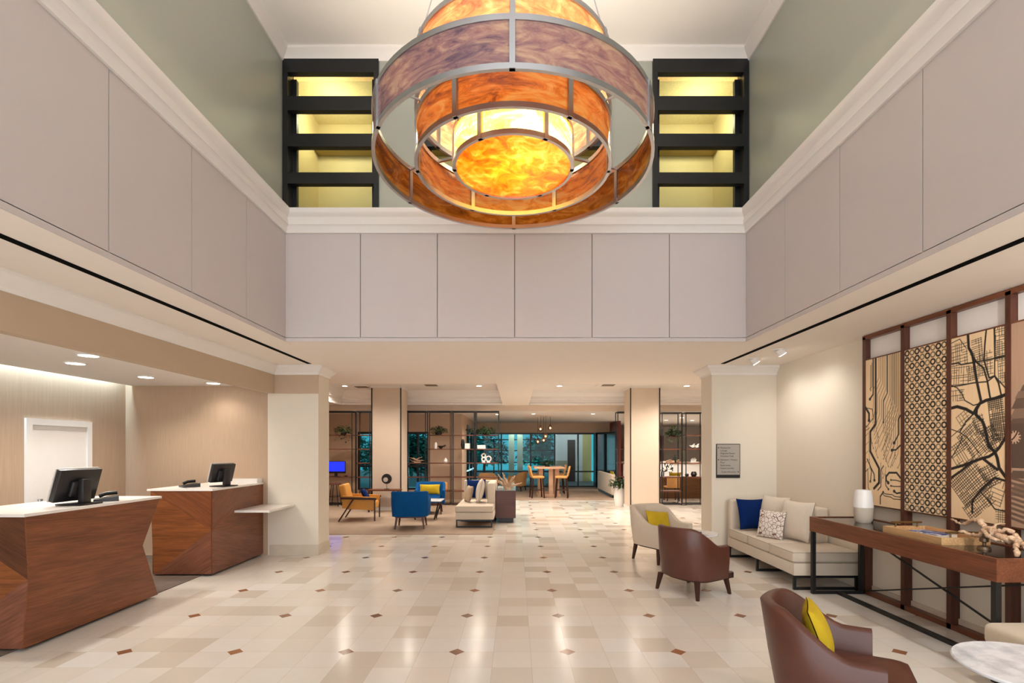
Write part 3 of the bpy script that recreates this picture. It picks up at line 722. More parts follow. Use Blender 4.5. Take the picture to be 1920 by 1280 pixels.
def pat_circuit(U, V, W, H, y1):
    val = np.zeros_like(U); f = cvt(y1); B = 938.5
    def tr(pts, w, pad=None, s=1):
        w *= 1.45; q = [f(a, b) for a, b in pts]; draw(val, U, V, q, w, s)
        if pad: ring(val, U, V, q[-1], pad, w*1.1, s)
    tr([(178, 560), (178, 1130), (135, 1190), (135, B+410), (205, B+545), (205, B+660), (165, B+705)], .0065)
    tr([(158, 560), (158, 890), (132, 930)], .004, .012); tr([(90, 985), (125, 1045), (125, 1100)], .006, .012)
    tr([(270, 560), (270, 885), (240, 940), (240, 1115)], .0024, .009)
    tr([(138, 660), (138, 860)], .0015, .006); tr([(148, 640), (148, 830), (130, 850)], .0012)
    for k in range(13):
        a = 190+k*14; y = 760+k*22
        tr([(a+14, 560), (a+14, y), (a-30+k*2, y+90), (a-30+k*2, y+210+k*6), (max(a-110, 150)+k*4, y+330+k*10)], .0011, .005 if k % 3 == 0 else None, .85)
    for k in range(6):
        a = 300+k*12
        tr([(a, 540), (a, 1000+k*10), (a-60, 1110+k*20), (a-60, 1200+k*22)], .0011, None, .8)
    tr([(375, 1060), (362, 1090), (362, 1210), (325, 1280)], .0036, .012); tr([(375, 1300), (340, 1335), (308, B+400)], .0036, .012)
    for k, (a, b) in enumerate(((150, 345), (175, 345), (200, 295), (235, 390), (270, 405), (240, 470), (262, 488), (295, 462), (280, 530), (310, 522), (335, 440), (338, 468), (195, 460), (180, 410), (236, 590), (236, 622), (160, 385), (250, 350), (280, 375), (355, 540))):
        p = f(a, B+b); ring(val, U, V, p, .0075, .0016, .9); q = f(a+(18 if k % 2 else -14), B+b-40); draw(val, U, V, [p, q, f(a+(22 if k % 2 else -18), B+b-90)], .0014, .85)
    tr([(375, B+620), (345, B+580), (285, B+580), (262, B+610), (262, B+640), (278, B+660)], .0045, .012)
    tr([(375, B+650), (340, B+640), (300, B+638)], .002, .009); tr([(375, B+690), (330, B+690), (300, B+685)], .002, .008); tr([(375, B+740), (345, B+745), (326, B+728)], .0036, .012)
    tr([(258, B+595), (258, B+680), (280, B+712)], .0024, .009); tr([(215, B+830), (215, B+770), (238, B+735)], .0032, .008)
    tr([(375, B+775), (330, B+770), (310, B+755), (260, B+750), (235, B+740)], .0018); tr([(375, B+795), (320, B+790), (300, B+775), (250, B+765), (235, B+750)], .0018)
    tr([(110, B+470), (140, B+540), (165, B+590), (168, B+640)], .003, .012); tr([(125, B+500), (145, B+570), (135, B+650)], .0024, .012)
    tr([(92, B+580), (115, B+550), (118, B+700), (140, B+740)], .0018); tr([(240, B+525), (220, B+560), (220, B+690), (195, B+720)], .0024, .0); tr([(220, B+690), (240, B+528)], .0001, .01)
    tr([(100, 1000), (150, 1010), (162, 1080), (105, 1150)], .0018, .009); tr([(100, 1180), (130, 1160)], .0014)
    for k in range(5): tr([(95, 1230+k*70), (118+k*3, 1200+k*70), (118+k*3, 1130+k*70)], .0012, None, .7)
    return val
def pat_tower(U, V, W, H, y1):
    val = np.full_like(U, .22); f = cvt(y1)
    c = f(1287, 1235)
    # stacked roof tiers narrowing upward, drawn as dark bands, beside a round clock
    for k, (b0_, b1_, a0_) in enumerate(((820, 870, 1330), (870, 930, 1290), (930, 1010, 1262), (1010, 1090, 1250), (1090, 1130, 1250), (1330, 1420, 1250), (1500, 1560, 1245), (1600, 1700, 1245))):
        p0, p1 = f(a0_, b0_), f(a0_, b1_)
        val[(V < p0[1]) & (V > p1[1]) & (U > p0[0]+(V-p1[1])*.5)] = .62 if k % 2 else .8
    val[(V < f(1250, 1130)[1]) & (V > f(1250, 1480)[1])] = .85
    r = np.hypot(U-c[0], V-c[1]); val[r < .06] = .0
    ring(val, U, V, c, .058, .006, .8)
    for k in range(12):
        a = k*PI/6; draw(val, U, V, [(c[0]+.042*math.cos(a), c[1]+.042*math.sin(a)), (c[0]+.05*math.cos(a), c[1]+.05*math.sin(a))], .003)
    draw(val, U, V, [(c[0], c[1]), (c[0]+.02, c[1]+.03)], .003); draw(val, U, V, [(c[0], c[1]), (c[0]-.02, c[1]-.02)], .003)
    for k in range(9):
        q = f(1255, 1560+k*40); draw(val, U, V, [(0, q[1]), (W*.5, q[1]-.06), (W, q[1]-.02)], .007, .75)
    for k in range(8):
        draw(val, U, V, [(W*(.15+k*.12), f(1250, 1330)[1]), (W*(.15+k*.12), f(1250, 1480)[1])], .006, .35)
    return val
PLY, INK = (246, 214, 170), (22, 16, 16)
M_ART = art_mat('plywood_print', PLY, INK)
art_panel(0, pat_circuit, M_ART, 'circuit_panel', 'plywood art panel printed with black circuit traces')
art_panel(1, pat_rings, M_ART, 'ring_panel', 'plywood art panel printed with rows of rings')
art_panel(2, pat_map, M_ART, 'map_panel', 'plywood art panel printed with a black street map')
art_panel(3, pat_tower, art_mat('sepia_print', (206, 168, 140), (36, 24, 24)), 'tower_panel', 'brown art panel showing part of a clock tower')

# ---- directory sign
sg = thing('directory_sign', 'grey wall directory sign with lines of small dark lettering', 'sign', (3.31, 7.95, 1.47))
MB().box(-.185, .185, -.018, -.001, -.265, .265).build('sign_backing', BLACK, sg, smooth=False)
MB().box(-.175, .175, -.021, -.018, -.215, .255).build('sign_face', mat('sign_silver', (164, 158, 150), .4, var=.04), sg, smooth=False)
rows = [('Restaurant', .205, -.125), ('Lounge', .162, -.125), ('Magnolia Room', .118, -.125), ('Houston Club', .075, -.125), ('Elevators / Fitness', .018, -.125), ('Pool', -.025, -.125), ('Restrooms', -.068, -.125), ('Guest Laundry', -.112, -.125), ('Guest Elevators', -.170, -.11)]
INKM = mat('sign_ink', (34, 30, 28), .6)
def text(txt, x, z, size, parent, y=-.0215):
    cu = bpy.data.curves.new('lettering', 'FONT'); cu.body = txt; cu.size = size; cu.extrude = .0006
    tmp = bpy.data.objects.new('lettering', cu); C.objects.link(tmp)
    dg = bpy.context.evaluated_depsgraph_get()
    me = bpy.data.meshes.new_from_object(tmp.evaluated_get(dg)); bpy.data.objects.remove(tmp)
    me.materials.append(INKM)
    o = bpy.data.objects.new('lettering', me); C.objects.link(o); o.parent = parent
    o.location = (x, y, z); o.rotation_euler = (PI/2, 0, 0)
    return o
for s, z, x in rows: text(s, x, z-.012, .036, sg)
for z, dr, x in ((.205, -1, -.155), (.018, -1, -.155), (-.17, 1, .155)):
    MB().prism([(x+dr*.012, z), (x-dr*.008, z+.013), (x-dr*.008, z-.013)], 'y', -.0225, -.021).build('arrow', INKM, sg, smooth=False)

# ---- sofas
def make_sofa(lab):
    t = thing('chaise_sofa', lab, 'sofa', (0, 0, 0), 0, 'beige chaise sofas')
    L, Dp = 1.88, .80
    MB().box(-L/2, L/2, -Dp/2, Dp/2, .17, .315, .012).build('sofa_base', BEIGE, t)
    for k in range(3):
        a = -L/2+k*(L-.1)/3
        xa, xb_, ya, yb_ = a+.004, a+(L-.1)/3-.004, -Dp/2+(.01 if k == 0 else .17), Dp/2+.01
        sc_ = MB().box(xa, xb_, ya, yb_, .318, .45, .028, 3).build('seat_cushion', BEIGE, t)
        for zz in (.335, .437):
            e = .006; MB().tube([(xa+e, ya+e, zz), (xb_-e, ya+e, zz), (xb_-e, yb_-e, zz), (xa+e, yb_-e, zz)], .0045, 6, loop=True).build('piping', mat('taupe_piping', (168, 152, 134), .9), sc_)
    MB().box(-L/2+.63, L/2-.1, -Dp/2, -Dp/2+.17, .3, .89, .03, 3).build('backrest', BEIGE, t)
    MB().box(L/2-.1, L/2, -Dp/2, Dp/2, .17, .89, .028, 3).build('arm_panel', BEIGE, t)
    for x in (-L/2+.02, .0, L/2-.05):
        m = MB(); w = .03
        m.box(x, x+w, -Dp/2+.03, Dp/2-.01, 0, w).box(x, x+w, -Dp/2+.03, -Dp/2+.03+w, w, .14).box(x, x+w, Dp/2-.01-w, Dp/2-.01, w, .14).box(x, x+w, -Dp/2+.03, Dp/2-.01, .14, .17)
        m.build('sled_leg', BLACK, t, smooth=False)
    return t
s1 = make_sofa('beige sofa with a backless end along the right wall, behind the walnut console')
s1.location = (3.655, 6.9, 0); s1.rotation_euler = (0, 0, PI/2)
s2 = copy_tree(s1, 'beige chaise sofa on the lounge carpet with its back to a walnut cabinet', (-.86, 11.57, .012), PI/2)
def cushion(name, w, h, t, m, loc, rot, lab, group=None, cat='cushion'):
    o = MB().pillow(w, h, t).build(name, m, loc=loc, rot=rot, ang=60)
    return tag(o, lab, cat, group)
R90 = PI/2
def patterned():
    m, t, b = nt('geometric_line_fabric')
    v = mapped(t, objco(t), scale=(25, 25, 25)); w = node(t, 'ShaderNodeTexVoronoi', feature='DISTANCE_TO_EDGE'); w.inputs['Scale'].default_value = .8
    t.links.new(v, w.inputs['Vector'])
    t.links.new(mixc(t, math_(t, 'LESS_THAN', w.outputs[0], .045), lin((226, 216, 206)), lin((120, 84, 74))), b.inputs['Base Color']); b.inputs['Roughness'].default_value = .9
    return m
PATT = patterned()
SG = 'cushions on the right sofa'
# leaning on the far arm (normal towards -y), and on the back (normal towards -x)
cushion('throw_cushion', .46, .46, .15, NAVY, (3.53, 7.575, .69), (R90-.28, 0, .06), 'navy blue cushion against the far arm of the right sofa', SG)
cushion('throw_cushion', .50, .50, .17, CREAMPIL, (3.70, 7.30, .735), (R90-.2, 0, -R90+.3), 'cream cushion half hidden behind a patterned one, right sofa', SG)
cushion('throw_cushion', .52, .52, .18, CREAMPIL, (3.70, 6.72, .715), (R90-.2, 0, -R90+.25), 'large cream cushion at the near end of the right sofa back', SG)
cushion('throw_cushion', .38, .38, .13, PATT, (3.46, 6.9, .635), (R90-.25, 0, -R90+.55), 'white cushion with brown geometric lines on the right sofa', SG)
SG2 = 'cushions on the lounge sofa'
cushion('throw_cushion', .46, .46, .15, NAVY, (-.95, 12.26, .70), (R90-.28, 0, .06), 'navy blue cushion against the far arm of the lounge sofa', SG2)
cushion('throw_cushion', .52, .52, .18, CREAMPIL, (-.80, 11.45, .73), (R90-.2, 0, -R90+.1), 'cream cushion leaning on the lounge sofa backrest', SG2)
cushion('throw_cushion', .38, .38, .14, mat('quilted_taupe_fabric', (186, 164, 138), .95, var=.25, scale=40, bump=.6), (-1.06, 11.5, .645), (R90-.25, 0, -R90+.35), 'small taupe textured cushion in front of a cream cushion, lounge sofa', SG2)

# ---- upholstered shells
def shell_mb(w, db, df, zb, zback, zarm, t, lean=.06, flare=.05, q0=.3, q1=.75, pw=.8, n=40, round_top=True):
    """U-shaped wall: back arc of depth db, straight arms df long; local +y is forward"""
    path = []
    na = 26
    for i in range(na+1):
        a = -PI/2+PI*i/na
        sx = math.copysign(abs(math.sin(a))**pw, a) if a else 0; cy = abs(math.cos(a))**pw
        path.append((w/2*sx, -db*cy))
    st = [(-w/2, df*(1-k/5)) for k in range(5)]; en = [(w/2, df*(k+1)/5) for k in range(5)]
    path = st+path+en
    P = [Vector((x, y)) for x, y in path]; m = len(P)
    acc = [0]
    for i in range(1, m): acc.append(acc[-1]+(P[i]-P[i-1]).length)
    tot = acc[-1]; rings = []
    for i in range(m):
        a = P[max(i-1, 0)]; b = P[min(i+1, m-1)]; d = (b-a).normalized(); nrm = Vector((d.y, -d.x))   # outward
        q = abs(acc[i]/tot-.5)*2
        s = min(1, max(0, (q-q0)/(q1-q0))); s = s*s*(3-2*s)
        zt = zback+(zarm-zback)*s
        back = max(0, 1-q/.6)
        def pt(off, z):
            h = (z-zb)/(zback-zb)
            p = P[i]+nrm*(off+flare*h)
            return (p.x, p.y-lean*h*back, z)
        rings.append([pt(0, zb), pt(0.008, zb+(zt-zb)*.5), pt(0, zt-.02), pt(-.012, zt-.004), pt(-t/2, zt+.004), pt(-t+.012, zt-.004), pt(-t, zt-.02), pt(-t, zb+.1), pt(-t, zb)])
    return MB().rings(rings)
def legs(t, pts, z, m, r0=.024, r1=.014, splay=.04):
    for x, y in pts:
        MB().rings([[(x*(1+splay*2)+r1*a, y*(1+splay*2)+r1*b, 0) for a, b in ((-1, -1), (1, -1), (1, 1), (-1, 1))], [(x+r0*a, y+r0*b, z) for a, b in ((-1, -1), (1, -1), (1, 1), (-1, 1))]]).build('leg', m, t, smooth=False)
def tub_chair(name, lab, cat, m, legm, w=.66, db=.30, df=.30, zback=.76, zarm=.56, seatz=.44, group=None, q0=.28, q1=.72, lean=.07, zb=.2, pw=.75, legsp=.26, flare=.03, sf=None):
    sf = df if sf is None else sf
    t = thing(name, lab, cat, (0, 0, 0), 0, group)
    shell_mb(w, db, df, zb, zback, zarm, .075, lean, flare, q0, q1, pw).build('back_shell', m, t, ang=50)
    pts = []
    for i in range(21):
        a = -PI/2+PI*i/20
        pts.append(((w/2-.085)*math.copysign(abs(math.sin(a))**pw, a), -(db-.085)*abs(math.cos(a))**pw))
    pts += [(w/2-.09, sf+.0), (w/2-.12, sf+.03), (-w/2+.12, sf+.03), (-w/2+.09, sf+.0)]
    f = lambda z, e: [(x*(1-e), y*(1-e), z) for x, y in pts]
    MB().rings([f(zb+.02, .02), f(seatz-.16, .0), f(seatz-.03, 0), f(seatz-.008, .03), f(seatz+.006, .15), f(seatz+.01, .5)]).build('seat_cushion', m, t, ang=50)
    g = lambda z, e: [((w/2-.02-e)/(w/2-.085)*x, y*1.12+.0, z) for x, y in pts]
    MB().rings([f(zb-.03, -.12), f(zb+.03, -.12)]).build('seat_rail', legm, t, ang=50)
    legs(t, [(s*legsp, y) for s in (-1, 1) for y in (-legsp+.02, legsp-.02)], zb, legm, splay=.065)
    return t
BCH = tub_chair('tub_armchair', 'brown leather tub chair seen from behind, facing the right sofa', 'armchair', LEATHER, DARKWOOD, group='brown leather tub chairs', df=.19, sf=.33, zarm=.57, w=.67, q0=.3, q1=.82, zback=.775)
BCH.location = (2.06, 5.93, 0); BCH.rotation_euler = (0, 0, face_rz(.857, .514))
copy_tree(BCH, 'brown leather tub chair with a yellow cushion, cut off by the bottom edge', (1.82, 2.88, 0), face_rz(.87, -.49))
cushion('throw_cushion', .34, .32, .12, YELLOW, (1.75, 2.95, .6), (R90-.35, 0, face_rz(.87, -.49)+PI), 'bright yellow velvet cushion in the nearest brown leather chair', 'yellow cushions')
bg = tub_chair('wing_armchair', 'beige upholstered armchair with dark splayed legs and a yellow cushion', 'armchair', BEIGE, DARKWOOD, w=.66, db=.32, df=.32, zback=.80, zarm=.56, q0=.34, q1=.8, pw=.55, lean=.1, zb=.24, legsp=.25)
bg.location = (2.15, 7.62, 0); bg.rotation_euler = (0, 0, face_rz(.49, -.87))
cushion('throw_cushion', .46, .27, .12, YELLOW, (2.13, 7.62, .595), (R90-.35, 0.12, face_rz(.49, -.87)+PI), 'mustard cushion lying in the beige armchair', 'yellow cushions')

def round_table(lab, loc, r, h, m, legm, group):
    t = thing('round_side_table', lab, 'side table', loc, 0, group)
    MB().lathe([(0, h-.022), (r-.006, h-.022), (r, h-.014), (r, h-.006), (r-.006, h), (0, h)], 48).build('table_top', m, t)
    for k in range(3):
        a = k*2*PI/3+.4
        MB().bar((r*.25*math.cos(a), r*.25*math.sin(a), h-.022), (r*.7*math.cos(a), r*.7*math.sin(a), .0), .022).build('leg', legm, t, smooth=False)
    MB().lathe([(r*.22, h-.045), (r*.3, h-.045), (r*.3, h-.022), (r*.22, h-.022)], 24).build('apron_ring', legm, t)
    return t
round_table('white marble round table cut off by the right edge, near the front leather chair', (2.79, 2.68, 0), .385, .5, MARBLE, BLACK, 'marble side tables')
round_table('white marble round table between the beige armchair and brown chair', (2.5, 7.03, 0), .28, .5, MARBLE, BLACK, 'marble side tables')
for x, y, lab in ((2.33, 7.12, 'small dark candle cup on the rear marble table, left one'), (2.49, 6.9, 'small dark candle cup on the rear marble table, right one')):
    tag(MB().lathe([(0, 0), (.022, 0), (.03, .03), (.026, .03), (.02, .006), (0, .006)], 16).build('candle_cup', mat('dark_bronze', (50, 38, 28), .35, metal=.6), loc=(x, y, .5)), lab, 'candle cup', 'candle cups')
# beige bench, right foreground
bn = thing('upholstered_bench', 'oatmeal upholstered bench end at the right edge below the console', 'bench', (0, 0, 0))
MB().box(3.27, 3.96, 2.0, 3.58, .29, .445, .045, 4).build('seat_cushion', BEIGE2, bn)
MB().box(3.36, 3.94, 2.1, 3.5, .13, .29, .01).build('bench_base', BEIGE2, bn)
for x in (3.38, 3.90):
    for y in (2.13, 3.46): MB().box(x-.02, x+.02, y-.02, y+.02, 0, .13).build('leg', BLACK, bn, smooth=False)

# ---- console table
ct = thing('console_table', 'long walnut console table with dark glass top and black metal frame', 'console table', (0, 0, 0))
cx0, cx1, cy0, cy1, ch_ = 3.38, 3.975, 3.58, 5.86, .88
MB().box(cx0, cx0+.03, cy0, cy1, .715, ch_).box(cx1-.03, cx1, cy0, cy1, .715, ch_).box(cx0+.03, cx1-.03, cy0, cy0+.03, .715, ch_).box(cx0+.03, cx1-.03, cy1-.03, cy1, .715, ch_).build('apron', WALNUT, ct, smooth=False)
MB().box(cx0+.03, cx1-.03, cy0+.03, cy1-.03, .84, .872).build('glass_top', mat('smoked_glass_top', (30, 26, 24), .06, var=.02, spec=.9), ct, smooth=False)
for y in (cy1-.05, cy0+.01):
    for x in (cx0+.005, cx1-.045): MB().box(x, x+.04, y, y+.04, 0, .715).build('leg', BLACK, ct, smooth=False)
    MB().box(cx0+.045, cx1-.045, y, y+.04, 0, .03).build('foot_bar', BLACK, ct, smooth=False)
MB().box(3.66, 3.71, cy0+.05, cy1-.05, 0, .03).build('floor_rail', BLACK, ct, smooth=False)
xb = cx1-.025
MB().bar((xb, cy1-.04, .70), (xb, cy0+.04, .03), .014).build('cross_brace', BLACK, ct, smooth=False)
MB().bar((xb-.016, cy1-.04, .03), (xb-.016, cy0+.04, .70), .014).build('cross_brace', BLACK, ct, smooth=False)
ZT = .872
v = thing('two_tone_vase', 'white and sand two-tone ceramic vase at the far end of the console', 'vase', (3.72, 5.45, ZT))
MB().lathe([(0, 0), (.07, 0), (.085, .03), (.09, .12), (.093, .16)], 28).build('vase_base', mat('sand_ceramic', (196, 184, 168), .6), v)
MB().lathe([(.093, .16), (.09, .22), (.082, .3), (.074, .345), (.066, .345), (.074, .3), (.08, .2)], 28, cap=False).build('vase_top', WHITEGL, v)
tr = thing('serving_tray', 'pale wooden tray with brass bar handles on the console', 'tray', (3.66, 4.47, ZT), .0)
TRW = wood('tray_wood', (214, 176, 128), (172, 128, 84), (0, 1, 0), .5)
MB().box(-.2, .2, -.33, .33, 0, .012).box(-.2, -.185, -.33, .33, .012, .06).box(.185, .2, -.33, .33, .012, .06).box(-.185, .185, -.33, -.315, .012, .06).box(-.185, .185, .315, .33, .012, .06).build('tray_body', TRW, tr, smooth=False)
for y in (-.3, .3):
    MB().tube([(-.1, y, .055), (-.1, y, .095)], .006).tube([(.1, y, .055), (.1, y, .095)], .006).tube([(-.14, y, .097), (.14, y, .097)], .009).build('tray_handle', mat('aged_brass', (130, 104, 62), .35, metal=.8), tr)
mg = thing('magazine', 'glossy magazine with a blue and white cover inside the tray', 'magazine', (3.66, 4.5, ZT+.014), .25)
MB().box(-.11, .11, -.145, .145, 0, .03).build('pages', mat('paper_pages', (225, 220, 212), .8), mg, smooth=False)
def cover():
    m, t, b = nt('glossy_cover'); n = noise(t, objco(t), 6, 3); n.inputs['Distortion'].default_value = 1
    t.links.new(ramp(t, n.outputs[0], [(.36, lin((26, 40, 110))), (.48, lin((90, 120, 180))), (.56, lin((220, 220, 226))), (.68, lin((150, 90, 80)))]), b.inputs['Base Color']); b.inputs['Roughness'].default_value = .25
    return m
MB().box(-.111, .111, -.146, .146, .03, .032).build('magazine_cover', cover(), mg, smooth=False)
def branch(mb, rnd, p, d, L, r, n=7, wob=.35):
    pts = [Vector(p)]; dd = Vector(d).normalized()
    for k in range(n):
        dd = (dd+Vector((rnd.uniform(-1, 1), rnd.uniform(-1, 1), rnd.uniform(-1, 1)))*wob*.5).normalized()
        pts.append(pts[-1]+dd*L/n)
    rs = [r*(1-.65*k/n)*rnd.uniform(.8, 1.2) for k in range(n+1)]
    mb.tube(pts, rs, 7); return pts
rn = random.Random(11)
dw = thing('driftwood_sculpture', 'knotty driftwood branch sculpture on a small metal stand, console', 'sculpture', (3.66, 3.98, ZT))
def dpts(L): return [(3.66-3.66+x, y, z) for x, y, z in L]
def gnarl(mb, P, R, rnd, n=5):
    """a knotty limb: smooth curve through P with lumps along it"""
    P = [Vector(p) for p in P]; pts = []; rs = []
    for k in range(len(P)-1):
        p0, p1, p2, p3 = P[max(k-1, 0)], P[k], P[k+1], P[min(k+2, len(P)-1)]
        for q in range(n):
            u = q/n
            pts.append(.5*((2*p1)+(p2-p0)*u+(2*p0-5*p1+4*p2-p3)*u*u+(3*p1-p0-3*p2+p3)*u**3)+Vector((rnd.uniform(-1, 1), rnd.uniform(-1, 1), rnd.uniform(-1, 1)))*R[k]*.38)
            rs.append((R[k]*(1-u)+R[k+1]*u)*rnd.uniform(.5, 1.12))
    pts.append(P[-1]); rs.append(R[-1]*.6)
    mb.tube(pts, rs, 9)
m = MB(); rg = random.Random(17)
gnarl(m, [(0, .04, .125), (.0, -.03, .16), (.01, -.09, .15), (0, -.15, .12), (.02, -.2, .105), (0, -.25, .09), (-.03, -.29, .05), (-.05, -.31, .006)], [.012, .024, .028, .026, .034, .024, .022, .018], rg)
gnarl(m, [(0, -.02, .16), (.0, .03, .2), (.02, .09, .215), (.02, .15, .2), (.03, .2, .165), (.03, .26, .165), (.05, .36, .185)], [.026, .022, .018, .015, .013, .011, .008], rg)
gnarl(m, [(0, .0, .12), (-.01, .08, .095), (-.03, .15, .11), (-.04, .22, .09), (-.05, .32, .085)], [.02, .015, .013, .011, .006], rg)
gnarl(m, [(.02, -.2, .105), (.05, -.26, .085), (.1, -.34, .06), (.14, -.42, .08), (.2, -.5, .09)], [.026, .02, .016, .012, .008], rg)
gnarl(m, [(0, -.1, .15), (.03, -.16, .175), (.06, -.19, .14), (.05, -.27, .06), (.06, -.3, .01)], [.018, .02, .018, .016, .012], rg)
gnarl(m, [(0, .01, .16), (-.03, -.06, .12), (-.02, -.12, .09), (0, -.18, .1)], [.014, .02, .018, .015], rg)
gnarl(m, [(.01, -.07, .16), (.05, -.05, .2), (.08, -.09, .21)], [.016, .012, .006], rg)
m.build('driftwood', DRIFT, dw, ang=70)
MB().lathe([(0, 0), (.045, 0), (.04, .02), (.012, .03), (.012, .05), (.03, .06), (.028, .085), (.01, .1), (.01, .13), (0, .13)], 20).build('stand', mat('antique_metal', (110, 90, 70), .4, metal=.6), dw)

# ---- plants
def foliage(n, R, H, droop, leaf, rnd, trail=0):
    mb = MB()
    for i in range(n):
        a = rnd.uniform(0, 2*PI); r = R*math.sqrt(rnd.random()); h = H*rnd.random()*(1-.5*r/R)-droop*(r/R)**2
        if trail and rnd.random() < .25: h -= trail*rnd.random(); r = R*.8
        p = Vector((r*math.cos(a), r*math.sin(a), h))
        d = Vector((math.cos(a+rnd.uniform(-.8, .8)), math.sin(a+rnd.uniform(-.8, .8)), rnd.uniform(-.6, .7))).normalized()
        s = d.cross(Vector((0, 0, 1))).normalized(); u = s.cross(d); L = leaf*rnd.uniform(.7, 1.3)
        mb.rings([[tuple(p), tuple(p)], [tuple(p+d*L*.45-s*L*.26+u*L*.1), tuple(p+d*L*.45+s*L*.26+u*L*.1)], [tuple(p+d*L-u*L*.08), tuple(p+d*L-u*L*.08)]], closed=False)
    return mb
def foliage_build(mb, nm, m, t): return mb.build(nm, m, t, smooth=True)
def potted(name, lab, loc, pr, ph, potm, n, R, H, leaf, seed, droop=.0, trail=0, group=None):
    t = thing(name, lab, 'plant', loc, 0, group)
    rnd = random.Random(seed)
    MB().lathe([(0, 0), (pr*.8, 0), (pr, ph*.4), (pr*.95, ph), (pr*.85, ph), (pr*.85, ph*.9), (0, ph*.9)], 20).build('pot', potm, t)
    o = foliage(n, R, H, droop, leaf, rnd, trail).build('foliage', LEAF, t); o.location = (0, 0, ph)
    return t
SHY = 15.2
def sx(px, Y=SHY): return (px-VX)*Y/F
def sz(py, Y=SHY): return CAMZ-(py-VY)*Y/F

# ---- open shelving in the lounge (black frames, walnut boards)
def shelving(lab, x0, x1, shelf_z, posts_=None, y0=15.0, y1=15.34, z1=2.78, group='open black-framed shelving'):
    t = thing('open_shelving_unit', lab, 'shelving', ((x0+x1)/2, (y0+y1)/2, 0), 0, group)
    hw, hd = (x1-x0)/2, (y1-y0)/2
    for sx_ in (-1, 1):
        for sy_ in (-1, 1): MB().box(sx_*hw-.011, sx_*hw+.011, sy_*hd-.011, sy_*hd+.011, 0.0, z1).build('post', BLACK, t, smooth=False)
    for z in (.02, z1-.03):
        MB().box(-hw+.016, hw-.016, -hd-.016, -hd+.016, z, z+.03).box(-hw+.016, hw-.016, hd-.016, hd+.016, z, z+.03).box(-hw-.016, -hw+.016, -hd+.016, hd-.016, z, z+.03).box(hw-.016, hw+.016, -hd+.016, hd-.016, z, z+.03).build('frame_rail', BLACK, t, smooth=False)
    for z in shelf_z: MB().box(-hw+.004, hw-.004, -hd+.02, hd-.02, z-.03, z).build('shelf', SHELFWOOD, t, smooth=False)
    return t
Z5 = [sz(815), sz(841), sz(867), sz(893), sz(919), sz(943)]
shelving('open shelving bay left of the blue chairs, against the left column', sx(763), sx(800), Z5[0:0]+[Z5[2], Z5[3], Z5[5]])
shelving('open shelving bay with a fern on top and a small orange basket below', sx(804), sx(846), Z5)
shelving('open shelving bay with a tall dark vase and white box', sx(849), sx(890), Z5)
shelving('open shelving bay at the passage end with white ring ornaments', sx(893), sx(935), Z5[:4])
shelving('open shelving bay with the blue computer screen, left pilaster side', sx(612), sx(664), [Z5[0], Z5[1], Z5[3]])
shelving('narrow open shelving bay before the dark window, left of the left column', sx(672), sx(697), [Z5[0], Z5[1], Z5[2], Z5[3]])
shelving('open shelving bay half hidden behind the right column', sx(1156), sx(1190), [Z5[1], Z5[2], Z5[3]], z1=2.76)
shelving('open shelving bay just right of the right column', sx(1238), sx(1274), [Z5[1], Z5[2], Z5[3], Z5[4]], z1=2.74)
shelving('open shelving bay touching the right pilaster', sx(1282), sx(1316), [Z5[0], Z5[1], Z5[2], Z5[3]], z1=2.74)
TERR = mat('dark_planter', (52, 40, 34), .6)
PG = 'trailing plants on the shelving'
potted('trailing_plant', 'trailing green plant on the shelf above the blue screen', (sx(645), 15.16, Z5[0]), .09, .1, TERR, 240, .24, .22, .09, 1, .06, .3, PG)
potted('trailing_plant', 'bushy green plant on the top shelf left of the sofa', (sx(823), 15.16, Z5[0]), .1, .1, TERR, 240, .24, .2, .09, 2, .05, .0, PG)
potted('trailing_plant', 'bushy green plant on the end shelving bay', (sx(911), 15.16, Z5[0]), .1, .08, TERR, 260, .27, .2, .1, 3, .05, .0, PG)
potted('trailing_plant', 'green plant hanging over a shelf right of the right column', (sx(1262), 15.16, Z5[0]-.05), .09, .1, TERR, 260, .2, .22, .1, 4, .1, .25, PG)
MB_ = MB().box(sx(1262)-.16, sx(1262)+.16, 15.05, 15.3, Z5[0]-.08, Z5[0]-.05)
tag(MB_.build('plant_ledge_shelf', SHELFWOOD, smooth=False), 'small wooden ledge under the hanging plant right of the column', 'shelf')
pl = potted('potted_plant', 'leafy plant in a tall white egg planter left of the right column', (3.02, 15.05-.25, 0), .17, .55, WHITEGL, 240, .26, .32, .13, 5)
# ornaments
def orn(name, lab, cat, mb, m, x, z, group='shelf ornaments', y=15.16):
    return tag(mb.build(name, m, loc=(x, y, z)), lab, cat, group)
orn('bud_vase', 'small white cylinder vase on the second shelf', 'vase', MB().lathe([(0, 0), (.045, 0), (.05, .1), (.035, .17), (.02, .19), (0, .19)], 16), WHITEGL, sx(817.5), Z5[1])
orn('bird_bowl', 'black bird-shaped bowl beside a small white vase', 'bowl', MB().lathe([(0, 0), (.03, 0), (.07, .05), (.1, .09), (.09, .09), (.05, .04), (0, .03)], 16).tube([(.08, 0, .07), (.13, 0, .1), (.16, 0, .09)], [.03, .025, .008]), TERR, sx(827), Z5[1])
orn('teardrop_vase', 'small white teardrop vase on the third shelf', 'vase', MB().lathe([(0, 0), (.05, 0), (.07, .04), (.05, .09), (.015, .14), (0, .15)], 16), WHITEGL, sx(836), Z5[2])
orn('storage_basket', 'orange rounded basket on the lowest shelf behind the blue chair', 'basket', MB().box(-.15, .15, -.12, .12, 0, .26, .06, 4), TANL, sx(831), Z5[4])
